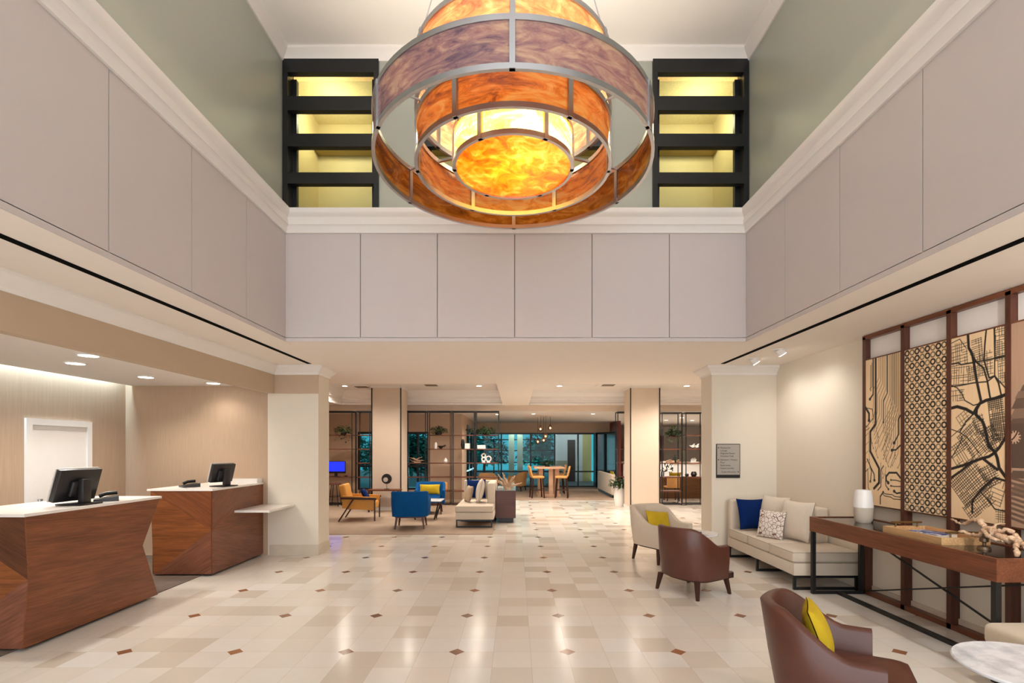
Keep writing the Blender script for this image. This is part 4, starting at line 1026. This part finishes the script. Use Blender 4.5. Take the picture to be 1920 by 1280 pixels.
orn('floor_vase', 'tall slim black vase on the second shelf near the passage', 'vase', MB().lathe([(0, 0), (.04, 0), (.06, .12), (.045, .25), (.03, .28), (0, .28)], 16), BLACK, sx(868), Z5[1])
orn('storage_box', 'white box next to the slim black vase', 'box', MB().box(-.07, .07, -.1, .1, 0, .16), WHITEGL, sx(877), Z5[1])
orn('storage_box', 'long white box in the end shelving bay', 'box', MB().box(-.12, .12, -.1, .1, 0, .11), WHITEGL, sx(903), Z5[1])
orn('totem_carving', 'dark upright carving beside the end-bay plant', 'sculpture', MB().box(-.04, .04, -.05, .05, 0, .3, .01).box(-.07, .07, -.05, .05, .12, .17, .01), BLACK, sx(878), Z5[0])
potted('small_plant', 'little dark-potted plant between the carving and the end-bay plant', (sx(886), 15.16, Z5[0]), .05, .07, BLACK, 60, .08, .14, .08, 6)
for px, lab in ((907, 'white stacked-ring ornament, left of the pair'), (916, 'white single-ring ornament on a foot, right of the pair')):
    mb = MB(); n = 20
    rr = .055 if px == 907 else .075
    zc = [rr] if px != 907 else [.06, .17]
    for zq in zc: mb.tube([(rr*math.cos(2*PI*i/n), 0, zq+.04+rr*math.sin(2*PI*i/n)) for i in range(n)], .022, 8, loop=True)
    mb.box(-.05, .05, -.03, .03, 0, .03)
    orn('ring_ornament', lab, 'sculpture', mb, WHITEGL, sx(px), Z5[2], 'ring ornaments')
rn = random.Random(21)
mb = MB()
for k in range(9): branch(mb, rn, (rn.uniform(-.1, .1), rn.uniform(-.03, .03), .05), (rn.choice((-1, 1)), rn.uniform(-.3, .3), rn.uniform(0, .7)), rn.uniform(.15, .3), .02)
mb.box(-.1, .1, -.05, .05, 0, .03)
orn('driftwood_piece', 'reddish driftwood piece on the shelf before the dark window', 'sculpture', mb, DRIFT, sx(783), Z5[2])
for px, lab, k in ((1298, 'white bird figurine, left one on the right shelving', 0), (1306, 'white bird figurine, right one on the right shelving', 1)):
    mb = MB().sphere((0, 0, .06), .055, 10, .9).tube([(.02, 0, .09), (.04, 0, .13), (.06, 0, .14)], [.03, .025, .012]).tube([(-.04, 0, .07), (-.1, 0, .1)], [.03, .008])
    orn('bird_figurine', lab, 'figurine', mb, WHITEGL, sx(px), Z5[1], 'white bird figurines')
mb = MB(); rn = random.Random(8)
for k in range(12): branch(mb, rn, (rn.uniform(-.08, .08), 0, 0.02), (rn.uniform(-.6, .6), rn.uniform(-.3, .3), 1), rn.uniform(.08, .15), .012, 4)
mb.box(-.12, .12, -.05, .05, 0, .025)
orn('coral_ornament', 'white coral ornament on the right shelving', 'sculpture', mb, WHITEGL, sx(1300), Z5[2])
orn('round_jar', 'round black jar on the right shelving', 'jar', MB().lathe([(0, 0), (.06, 0), (.09, .07), (.07, .13), (.05, .15), (.045, .15), (0, .13)], 18), BLACK, sx(1300), Z5[3])
orn('round_jar', 'smaller dark jar beside the round black jar', 'jar', MB().lathe([(0, 0), (.04, 0), (.06, .05), (.04, .09), (0, .09)], 16), TERR, sx(1287), Z5[3])
mb = MB(); rn = random.Random(9)
for k in range(7): branch(mb, rn, (rn.uniform(-.15, .15), 0, .04), (rn.choice((-1, 1)), 0, rn.uniform(0, .6)), .18, .02, 5)
mb.box(-.12, .12, -.04, .04, 0, .03)
orn('driftwood_piece', 'pale driftwood piece on the shelf right of the right column', 'sculpture', mb, DRIFT, sx(1256), Z5[2])
orn('slim_bottle', 'slim dark green bottle seen through the right shelving', 'bottle', MB().lathe([(0, 0), (.035, 0), (.035, .14), (.012, .18), (.012, .24), (0, .24)], 14), mat('dark_green_glass', (22, 40, 26), .2), sx(1265), Z5[2])
# computer
pc = thing('desktop_screen', 'computer screen glowing plain blue on the shelving desk', 'computer screen', (sx(632), 15.1, Z5[3]))
MB().box(-.29, .29, -.02, .03, .1, .46, .01).build('housing', BLACK, pc)
MB().box(-.27, .27, -.023, -.02, .16, .44).build('lit_display', emit('blue_display', (16, 40, 255), 1.0), pc, smooth=False)
MB().box(-.04, .04, .0, .03, .01, .12).box(-.12, .12, -.08, .08, 0, .012).build('stand', BLACK, pc, smooth=False)
tag(MB().box(-.05, .05, -.03, .03, 0, .035, .012).build('computer_mouse', BLACK, loc=(sx(651), 15.1, Z5[3])), 'small black mouse right of the blue computer screen', 'mouse')
# bar stool left
st = thing('wooden_bar_stool', 'backless stool with a wooden seat on thin black legs, left wall', 'stool', (sx(628, 14.7), 14.7, .012))
MB().lathe([(0, .62), (.17, .62), (.18, .635), (.17, .66), (0, .655)], 24).build('seat', SHELFWOOD, st)
for k in range(4):
    a = PI/4+k*PI/2; MB().bar((.1*math.cos(a), .1*math.sin(a), .62), (.2*math.cos(a), .2*math.sin(a), 0), .016).build('leg', BLACK, st, smooth=False)
MB().tube([(.155*math.cos(2*PI*i/20), .155*math.sin(2*PI*i/20), .28) for i in range(20)], .007, 6, loop=True).build('foot_ring', BLACK, st)

# ---- lounge seating
ZL = .012
mc = thing('lounge_armchair', 'mustard leather armchair with dark wood side frames, left lounge', 'armchair', (-3.62, 11.95, ZL), face_rz(.99, .12))
MB().box(-.28, .28, -.3, .36, .26, .43, .04, 3).build('seat_cushion', MUSTARD, mc)
M = Matrix.Translation((0, -.3, .42)) @ Matrix.Rotation(math.radians(14), 4, 'X')
MB().box(-.29, .29, -.08, .08, -.1, .42, .045, 3, M=M).build('back_cushion', MUSTARD, mc)
for s in (-1, 1):
    MB().prism([(-.36, .3), (.34, .24), (.38, .54), (-.36, .58)], 'x', min(s*.29, s*.36), max(s*.29, s*.36)).build('side_panel', MUSTARD, mc, smooth=False)
    x = s*.375
    MB().bar((x, -.40, .53), (x, .40, .505), .03, .045).build('arm_rail', DARKWOOD, mc, smooth=False)
    MB().bar((x, .36, .5), (x, .36, 0), .03).build('leg', DARKWOOD, mc, smooth=False)
    MB().bar((x, -.12, .5), (x, -.44, 0), .03).build('leg', DARKWOOD, mc, smooth=False)
cushion('throw_cushion', .34, .3, .12, NAVY, (-3.5, 11.85, .60), (R90-.5, 0, face_rz(.99, .12)+PI), 'small dark blue cushion in the mustard armchair')
BCG = 'blue velvet armchairs'
bc = tub_chair('velvet_armchair', 'blue velvet armchair seen from behind with brown legs', 'armchair', BLUEV, WALNUTZ, w=.74, db=.34, df=.30, zback=.78, zarm=.6, q0=.42, q1=.62, pw=.42, lean=.08, zb=.26, legsp=.26, group=BCG, flare=.02)
bc.location = (-2.2, 10.72, ZL); bc.rotation_euler = (0, 0, face_rz(-.08, 1))
copy_tree(bc, 'blue velvet armchair facing the camera with a yellow lumbar cushion', (-2.2, 13.1, ZL), face_rz(.1, -1))
cushion('throw_cushion', .52, .26, .14, YELLOW, (-2.19, 12.98, .63), (R90-.2, 0, .05), 'yellow lumbar cushion on the far blue armchair', 'yellow cushions')
tb = thing('coffee_table', 'low table with white top and dark angular wire legs between the blue armchairs', 'coffee table', (-2.12, 12.0, ZL))
MB().box(-.4, .4, -.3, .3, .43, .455, .005).build('table_top', MARBLE, tb)
for sx_ in (-1, 1):
    for sy_ in (-1, 1):
        MB().bar((sx_*.34, sy_*.24, .43), (sx_*.22, sy_*.14, 0), .022).build('leg', BLACK, tb, smooth=False)
    MB().bar((sx_*.34, -.24, .42), (sx_*.22, .14, .02), .016).build('cross_brace', BLACK, tb, smooth=False)
st2 = thing('side_console', 'dark wood console table in front of the left column', 'console table', (-3.45, 13.42, ZL))
MB().box(-.42, .42, -.17, .17, .55, .59).build('table_top', WALNUTX, st2, smooth=False)
for sx_ in (-1, 1):
    for sy_ in (-1, 1): MB().box(sx_*.38-.02, sx_*.38+.02, sy_*.13-.02, sy_*.13+.02, 0, .55).build('leg', DARKWOOD, st2, smooth=False)
ds = thing('disc_sculpture', 'black round disc sculpture with a pale swirl, on a thin stand', 'sculpture', (-3.4, 13.42, ZL+.59))
M = Matrix.Translation((0, 0, .27)) @ Matrix.Rotation(R90, 4, 'X')
MB().lathe([(.035, -.02), (.13, -.025), (.135, 0), (.13, .025), (.035, .02)], 32, M=M).build('disc', mat('burnt_black_wood', (30, 24, 22), .5, var=.5, scale=14), ds)
M2 = Matrix.Translation((-.02, -.03, .25)) @ Matrix.Rotation(R90, 4, 'X')
MB().lathe([(.035, -.012), (.06, -.012), (.06, .012), (.035, .012)], 24, M=M2).build('pale_swirl', mat('silver_leaf', (190, 180, 170), .4), ds)
MB().cyl(0, 0, .0, .15, .006).cyl(0, 0, 0, .012, .07).build('stand', BLACK, ds)
cbn = thing('walnut_cabinet', 'dark walnut cabinet on a black plinth behind the lounge sofa', 'cabinet', (-.225, 12.15, ZL))
MB().box(-.225, .225, -.75, .75, .1, .71).build('cabinet_body', wood('cabinet_veneer', (98, 54, 44), (68, 34, 28), (1, 0, 0), .4), cbn, smooth=False)
MB().box(-.17, .17, -.68, .68, 0, .1).build('plinth', BLACK, cbn, smooth=False)
MB().box(-.225, .225, -.75, .75, .71, .725).build('glass_top', mat('grey_glass_top', (120, 124, 120), .08), cbn, smooth=False)
mb = MB(); rn = random.Random(31)
for k in range(13): branch(mb, rn, (rn.uniform(-.05, .05), rn.uniform(-.05, .05), .05), (rn.uniform(-1, 1), rn.uniform(-.6, .6), rn.uniform(.2, 1.4)), rn.uniform(.2, .38), .028, 6)
mb.lathe([(0, 0), (.08, 0), (.07, .06), (0, .08)], 12)
tag(mb.build('driftwood_burl', DRIFT, loc=(-.2, 11.7, ZL+.725), ang=70), 'pale spiky driftwood burl on the walnut cabinet', 'sculpture')
tag(MB().box(-.06, .06, -.06, .06, 0, .12, .004).build('glass_cube', mat('pale_glass_block', (196, 206, 196), .1), loc=(-.09, 12.1, ZL+.725)), 'pale glass block behind the driftwood on the walnut cabinet', 'ornament')
tag(MB().box(-.06, .06, -.09, .09, 0, .03).build('hardback_book', mat('cream_cover', (216, 210, 200), .6), loc=(-.36, 11.95, ZL+.725)), 'cream book lying on the walnut cabinet', 'book')

# ---- high table and stools
hz = .012
ht = thing('high_table', 'pale wood counter-height table on chunky trestle legs, far lounge', 'table', (1.15, 18.1, hz))
PALEW = wood('bleached_oak', (222, 186, 156), (186, 146, 116), (1, 0, 0), .5)
MB().box(-.52, .52, -.75, .75, .97, 1.03, .008).build('table_top', PALEW, ht, smooth=False)
for y in (-.5, .5):
    for x in (-.28, .06, .28) if y < 0 else (-.28, .28): MB().box(x-.07, x+.07, y-.06, y+.06, .1, .97).build('leg', PALEW, ht, smooth=False)
    MB().box(-.4, .4, y-.07, y+.07, 0, .1).build('foot_beam', PALEW, ht, smooth=False)
MB().box(-.03, .03, -.44, .44, .3, .4).build('stretcher', DARKWOOD, ht, smooth=False)
def stool(lab):
    t = thing('high_stool', lab, 'stool', (0, 0, 0), 0, 'tan high stools')
    MB().box(-.21, .21, -.2, .22, .66, .74, .03, 3).build('seat', TANL, t)
    M = Matrix.Translation((0, -.2, .72)) @ Matrix.Rotation(math.radians(12), 4, 'X')
    MB().box(-.21, .21, -.03, .03, 0, .36, .028, 3, M=M).build('backrest', TANL, t)
    for sx_ in (-1, 1):
        for sy_ in (-1, 1): MB().bar((sx_*.17, sy_*.16, .67), (sx_*.21, sy_*.21, 0), .035).build('leg', DARKWOOD, t, smooth=False)
        MB().bar((sx_*.19, -.19, .26), (sx_*.19, .19, .26), .022).build('stretcher', DARKWOOD, t, smooth=False)
    MB().bar((-.19, .19, .3), (.19, .19, .3), .022).build('footrest', DARKWOOD, t, smooth=False)
    return t
h1 = stool('tan leather high stool at the near left corner of the high table'); h1.location = (.72, 17.27, hz); h1.rotation_euler = (0, 0, face_rz(1, .15))
copy_tree(h1, 'tan leather high stool at the near right corner of the high table', (1.56, 17.27, hz), face_rz(-1, .15))
copy_tree(h1, 'tan leather high stool at the far left of the high table', (.74, 18.93, hz), face_rz(1, 0))
copy_tree(h1, 'tan leather high stool at the far right of the high table', (1.58, 18.93, hz), face_rz(-1, 0))
potted('table_plant', 'dark green low plant on the high table', (1.12, 18.0, hz+1.03), .1, .07, TERR, 120, .22, .15, .1, 12)
# pendants
COPPER = mat('copper_cap', (120, 62, 40), .3, metal=.8)
PGL = glass_mat('smoky_globe_glass', (240, 214, 190), .3)
BULB = emit('pendant_bulb', (255, 196, 130), 9)
for i, (px, py, Y, lab) in enumerate(((1013.4, 804, 17.7, 'glass globe pendant lamp with copper cap, upper left of the cluster'), (1031.7, 802, 17.9, 'glass globe pendant lamp with copper cap, upper right of the cluster'), (1023, 817.5, 17.6, 'glass globe pendant lamp in the middle of the cluster'), (1019.5, 825, 18.1, 'lowest central glass globe pendant lamp over the high table'), (1008.5, 827.5, 18.3, 'lowest left glass globe pendant lamp over the high table'))):
    x, z = sx(px, Y), sz(py, Y)
    t = thing('globe_pendant_lamp', lab, 'pendant lamp', (x, Y, z), 0, 'pendant lamps over the high table')
    MB().lathe([(.085*math.sin(PI*k/10), -.085*math.cos(PI*k/10)) for k in range(1, 10)], 18, cap=False).build('globe', PGL, t)
    cp = MB().lathe([(.05, .06), (.04, .09), (.015, .12), (0, .12)], 16, cap=False).build('cap', COPPER, t)
    MB().sphere((0, 0, -.005), .03, 8).build('bulb', BULB, cp)
    MB().cyl(0, 0, .12, 2.8-z, .005, n=6).build('cord', BLACK, t)

# ---- far tub chairs by the windows, curved sofa
fc = tub_chair('window_tub_chair', 'tan tub chair behind the end shelving bay, by the far windows', 'armchair', mat('tan_weave', (176, 132, 84), .8, var=.1), DARKWOOD, w=.66, db=.32, df=.26, zback=.76, zarm=.6, group='tan tub chairs by the windows')
fc.location = (-1.0, 18.6, hz); fc.rotation_euler = (0, 0, face_rz(.3, -1))
copy_tree(fc, 'tan tub chair by the far windows, left of the high table', (.05, 20.1, hz), face_rz(-1, .35))
sf = thing('curved_lounge_sofa', 'pale upholstered sofa seen from behind near the far windows', 'sofa', (3.22, 18.6, 0))
MB().box(.0, .16, -1.5, 1.5, .1, .8, .05, 3).build('backrest', BEIGE, sf)
MB().box(.16, .85, -1.5, 1.5, .1, .44, .05, 3).build('seat', BEIGE, sf)
MB().box(.03, .8, -1.45, 1.45, 0, .1).build('base', BLACK, sf, smooth=False)
cushion('throw_cushion', .4, .4, .14, YELLOW, (3.5, 18.4, .68), (R90-.2, 0, R90), 'yellow cushion on the pale far sofa', 'yellow cushions')

# ---- bar room behind the right shelving
bq = thing('banquette', 'long brown banquette back seen through the right shelving', 'banquette', (6.2, 17.2, 0))
MB().box(-1.8, 1.8, -.12, .12, .0, .72, .02).build('backrest', wood('banquette_wood', (122, 84, 50), (92, 60, 36), (1, 0, 0), .5), bq)
MB().box(-1.8, 1.8, .12, .7, .0, .42, .03).build('seat', mat('brown_vinyl', (110, 78, 50), .5), bq)
cushion('throw_cushion', .42, .4, .14, YELLOW, (5.5, 17.6, .66), (R90+.2, 0, .1), 'yellow cushion on the brown banquette seen through the right shelving', 'yellow cushions')
oc = thing('orange_side_chair', 'orange chair in front of the banquette, seen through the right shelving', 'chair', (sx(1259, 16.4), 16.4, 0))
MB().box(-.2, .2, -.2, -.15, .45, .8, .02).build('backrest', TANL, oc)
MB().box(-.2, .2, -.2, .2, .42, .47, .015).build('seat', TANL, oc)
for sx_ in (-1, 1):
    for sy_ in (-1, 1): MB().bar((sx_*.16, sy_*.16, .42), (sx_*.19, sy_*.19, 0), .024).build('leg', DARKWOOD, oc, smooth=False)
br = thing('bar_counter', 'white bar counter with a pale top in the room behind the right shelving', 'counter', (6.6, 22.5, 0))
MB().box(-1.9, 1.9, -.25, .25, 0, 1.05).build('counter_body', PAINT_WHITE, br, smooth=False)
MB().box(-2, 2, -.35, .35, 1.05, 1.1).build('counter_top', mat('counter_stone', (200, 176, 150), .3, var=.2), br, smooth=False)
def hide():
    m, t, b = nt('black_and_white_hide'); n = noise(t, objco(t), 9, 2)
    t.links.new(ramp(t, n.outputs[0], [(.48, lin((30, 26, 26))), (.52, lin((232, 226, 220)))]), b.inputs['Base Color']); return m
HIDE = hide()
for k, (x, lab) in enumerate(((4.9, 'black and white patterned bar stool, leftmost behind the right shelving'), (5.65, 'black and white patterned bar stool, second from left behind the right shelving'), (6.4, 'black and white patterned bar stool, third from left behind the right shelving'))):
    t = thing('patterned_bar_stool', lab, 'stool', (x, 21.6, 0), 0, 'patterned bar stools')
    MB().box(-.22, .22, -.2, .2, .7, .8, .03, 3).build('seat', HIDE, t)
    MB().box(-.22, .22, -.22, -.16, .8, 1.12, .03, 3).build('backrest', HIDE, t)
    for sx_ in (-1, 1):
        for sy_ in (-1, 1): MB().bar((sx_*.17, sy_*.15, .7), (sx_*.2, sy_*.18, 0), .03).build('leg', BLACK, t, smooth=False)
cbm = thing('bar_wall_cabinet', 'dark red-brown cabinet against the white bar wall, behind the right shelving', 'cabinet', (6.6, 24.6, 0))
MB().box(-1.1, .45, -.3, .3, 0, 2.3).build('cabinet_body', mat('mahogany', (104, 40, 30), .45, var=.12), cbm, smooth=False)

# ---- outdoors beyond the far windows
struct('wall_sky_blocker', MB().box(-1.9, 30, 22.4, 22.6, 2.9, 24).box(-30, -1.9, 16.76, 16.9, 2.82, 24), mat('sky_blocker_render', (150, 146, 140), .8))  # unseen walls added to keep the bright sky off the trees
struct('ground_terrace', MB().box(-14, 4.1, 16.8, 42, -.2, -.05), mat('terrace_paving', (70, 76, 78), .5, var=.3, scale=2))
PCOL = mat('render_pillar', (190, 196, 180), .7)
for x, lab in ((-.22, 'pale lit pillar outside the far window, left of the pair'), (.22, 'pale lit pillar outside the far window, right of the pair')):
    tag(MB().box(-.14, .14, -.14, .14, 0, 3.2).build('terrace_pillar', PCOL, loc=(x, 26, -.05), smooth=False), lab, 'pillar', 'terrace pillars')
    l = bpy.data.lights.new('pillar_spot', 'SPOT'); l.energy = 60; l.color = (.85, 1, .85); l.spot_size = 1.2; l.shadow_soft_size = .05
    o = bpy.data.objects.new('pillar_lamp', l); C.objects.link(o); o.location = (x, 25.5, 3.1); o.rotation_euler = (.25, 0, 0)
TEAL = mat('teal_lit_foliage', (40, 120, 112), .9, var=.6, scale=3, spec=.03)
for i, (x, y, s, lab) in enumerate(((-5.4, 30.4, 1.4, 'leafy tree outside beyond the end shelving bay'), (-2.1, 33.5, 1.5, 'leafy tree outside left of the lit pillars'), (1.6, 30.5, 1.4, 'leafy tree outside right of the lit pillars, behind the pendants'), (-4.6, 20.0, 1.1, 'leafy tree outside the left lounge window'), (-8.2, 24, 1.4, 'leafy tree outside the narrow left window'))):
    t = thing('garden_tree', lab, 'tree', (x, y, -.05), 0, 'trees outside the windows')
    rnd = random.Random(40+i)
    MB().tube([(0, 0, 0), (.05, 0, .9), (0, .05, 1.8)], [.1, .08, .05]).build('trunk', DARKWOOD, t)
    o = foliage(1500, s, 2.3, .2, .36, rnd).build('foliage', TEAL, t); o.location = (0, 0, .9)
rl = thing('terrace_railing', 'dark horizontal railing outside the far windows', 'railing', (-1.2, 28, -.05))
for z in (.45, .95, 1.6, 2.2): MB().box(-4, 4, -.03, .03, z, z+.06).build('rail', BLACK, rl, smooth=False)
for x in (-4, -2, 0, 2, 4): MB().box(x-.03, x+.03, -.03, .03, 0, 2.3).build('post', BLACK, rl, smooth=False)
for x in (-3, 0):  # added cyan fill lamps that brighten the trees, no fixtures
    l = bpy.data.lights.new('tree_fill_light', 'POINT'); l.energy = 130; l.color = (.55, .95, 1); l.shadow_soft_size = .1
    o = bpy.data.objects.new('tree_fill_lamp', l); C.objects.link(o); o.location = (x, 28.8, .5)
pv = thing('garden_pavilion', 'pale lit building wing outside the right far windows', 'building', (2.6, 27, -.05))
MB().box(-.55, 1.4, 0, .2, 0, 3.4).build('wall', mat('pavilion_render', (190, 190, 186), .7), pv, smooth=False)
MB().box(.15, .55, -.05, 0, .0, 2.2).build('door', mat('pavilion_door', (60, 44, 36), .5), pv, smooth=False)
MB().box(-.5, .1, -.3, 0, .0, 1.1).build('planter_wall', mat('pavilion_planter', (150, 142, 120), .7), pv, smooth=False)
MB().box(.95, 1.4, -.05, 0, .0, 3.0).build('side_panel', mat('pavilion_gold_panel', (168, 150, 96), .6), pv, smooth=False)
l = bpy.data.lights.new('pavilion_light', 'AREA'); l.energy = 60; l.size = 1.5; l.color = (.9, .95, 1)
o = bpy.data.objects.new('pavilion_lamp', l); C.objects.link(o); o.location = (3.0, 25.2, 3.2); o.rotation_euler = (.6, 0, 0)

# ================================================================== LIGHT
def point(x, y, z, e, col, r=.1, name='lamp'):
    l = bpy.data.lights.new(name, 'POINT'); l.energy = e; l.color = col; l.shadow_soft_size = r
    o = bpy.data.objects.new(name, l); C.objects.link(o); o.location = (x, y, z); return o
def area(loc, rot, sx_, sy_, e, col, name='area_lamp'):
    l = bpy.data.lights.new(name, 'AREA'); l.shape = 'RECTANGLE'; l.size = sx_; l.size_y = sy_; l.energy = e; l.color = col
    o = bpy.data.objects.new(name, l); C.objects.link(o); o.location = loc; o.rotation_euler = rot; return o
# chandelier bulbs
WARM = (1, .72, .38)
for k in range(4):
    a = PI/4+k*PI/2; point(-.02+.12*math.cos(a), 4+.12*math.sin(a), 4.0, 27, (1, .8, .52), .05, 'chandelier_bulb')
for k in range(3):
    a = PI/2+k*2*PI/3; point(-.02+.45*math.cos(a), 4+.45*math.sin(a), 4.42, 2.2, WARM, .05, 'chandelier_bulb')
for k in range(3):
    a = PI/6+k*2*PI/3; l = bpy.data.lights.new('chandelier_uplight', 'SPOT'); l.energy = 85; l.color = (1, .94, .88); l.spot_size = math.radians(150); l.spot_blend = 1; l.shadow_soft_size = .06
    o = bpy.data.objects.new('chandelier_uplight_lamp', l); C.objects.link(o); o.location = (-.02+.4*math.cos(a), 4+.4*math.sin(a), 4.66); o.rotation_euler = (PI, 0, 0)
# corridor sconces
for x in (-2.6, 2.6): point(x, 7.3, 6.35, 26, (1, .82, .52), .08, 'corridor_sconce')
point(0, 7.3, 6.3, 26, (1, .82, .52), .08, 'corridor_sconce')
# cove strip above the reception wall
area((-6.0, 3.8, 2.85), (0, 0, 0), .06, 8, 90, (.62, .86, 1), 'cove_strip')
# two unseen spots added along the right soffit to brighten the art wall
for y in (2.7, 1.2):
    l = bpy.data.lights.new('washer', 'SPOT'); l.energy = 70; l.color = (1, .95, .88); l.spot_size = math.radians(130); l.spot_blend = .8; l.shadow_soft_size = .06
    o = bpy.data.objects.new('washer_lamp', l); C.objects.link(o); o.location = (3.3, y, ZC-.06); o.rotation_euler = (math.radians(35), math.radians(-25), 0)
# added fill lamps hidden up in the coffers, without fixtures
for x in (-4.2, -2.6, -1.0, 1.2, 2.9, 4.5):
    for y in (10.9, 12.4):
        l = bpy.data.lights.new('coffer_fill', 'SPOT'); l.energy = 40 if y < 12 else 85; l.color = (1, .88, .75); l.spot_size = math.radians(150); l.spot_blend = .7; l.shadow_soft_size = .25 if y < 12 else .07
        o = bpy.data.objects.new('coffer_fill_lamp', l); C.objects.link(o); o.location = (x, y, 3.33)

w = bpy.data.worlds.new('sky'); bpy.context.scene.world = w; w.use_nodes = True
t = w.node_tree; bgn = t.nodes['Background']
tc = t.nodes.new('ShaderNodeTexCoord'); sp = t.nodes.new('ShaderNodeSeparateXYZ'); t.links.new(tc.outputs['Generated'], sp.inputs[0])
f = math_(t, 'MULTIPLY', math_(t, 'SUBTRACT', -.05, sp.outputs[1]), 3.0, True)
colr = mixc(t, f, (.02, .14, .18, 1), (.91, .96, 1.0, 1))
t.links.new(colr, bgn.inputs[0]); bgn.inputs[1].default_value = 2.9

# ================================================================== CAMERA
cam = bpy.data.cameras.new('camera'); co = bpy.data.objects.new('camera', cam); C.objects.link(co)
cam.sensor_fit = 'HORIZONTAL'; cam.sensor_width = 36; cam.lens = F/1920*36
cam.shift_x = (960-VX)/1920; cam.shift_y = (VY-640)/1920
co.location = (0, 0, CAMZ); co.rotation_euler = (PI/2, 0, 0)
sc = bpy.context.scene; sc.camera = co
sc.view_settings.view_transform = 'Standard'; sc.view_settings.look = 'None'; sc.view_settings.exposure = .27; sc.view_settings.gamma = 1
sc.view_settings.use_curve_mapping = False
cy = sc.cycles
cy.max_bounces = 8; cy.diffuse_bounces = 5; cy.glossy_bounces = 3; cy.transmission_bounces = 6; cy.transparent_max_bounces = 10
cy.caustics_reflective = False; cy.caustics_refractive = False; cy.sample_clamp_indirect = 6
cy.use_denoising = True
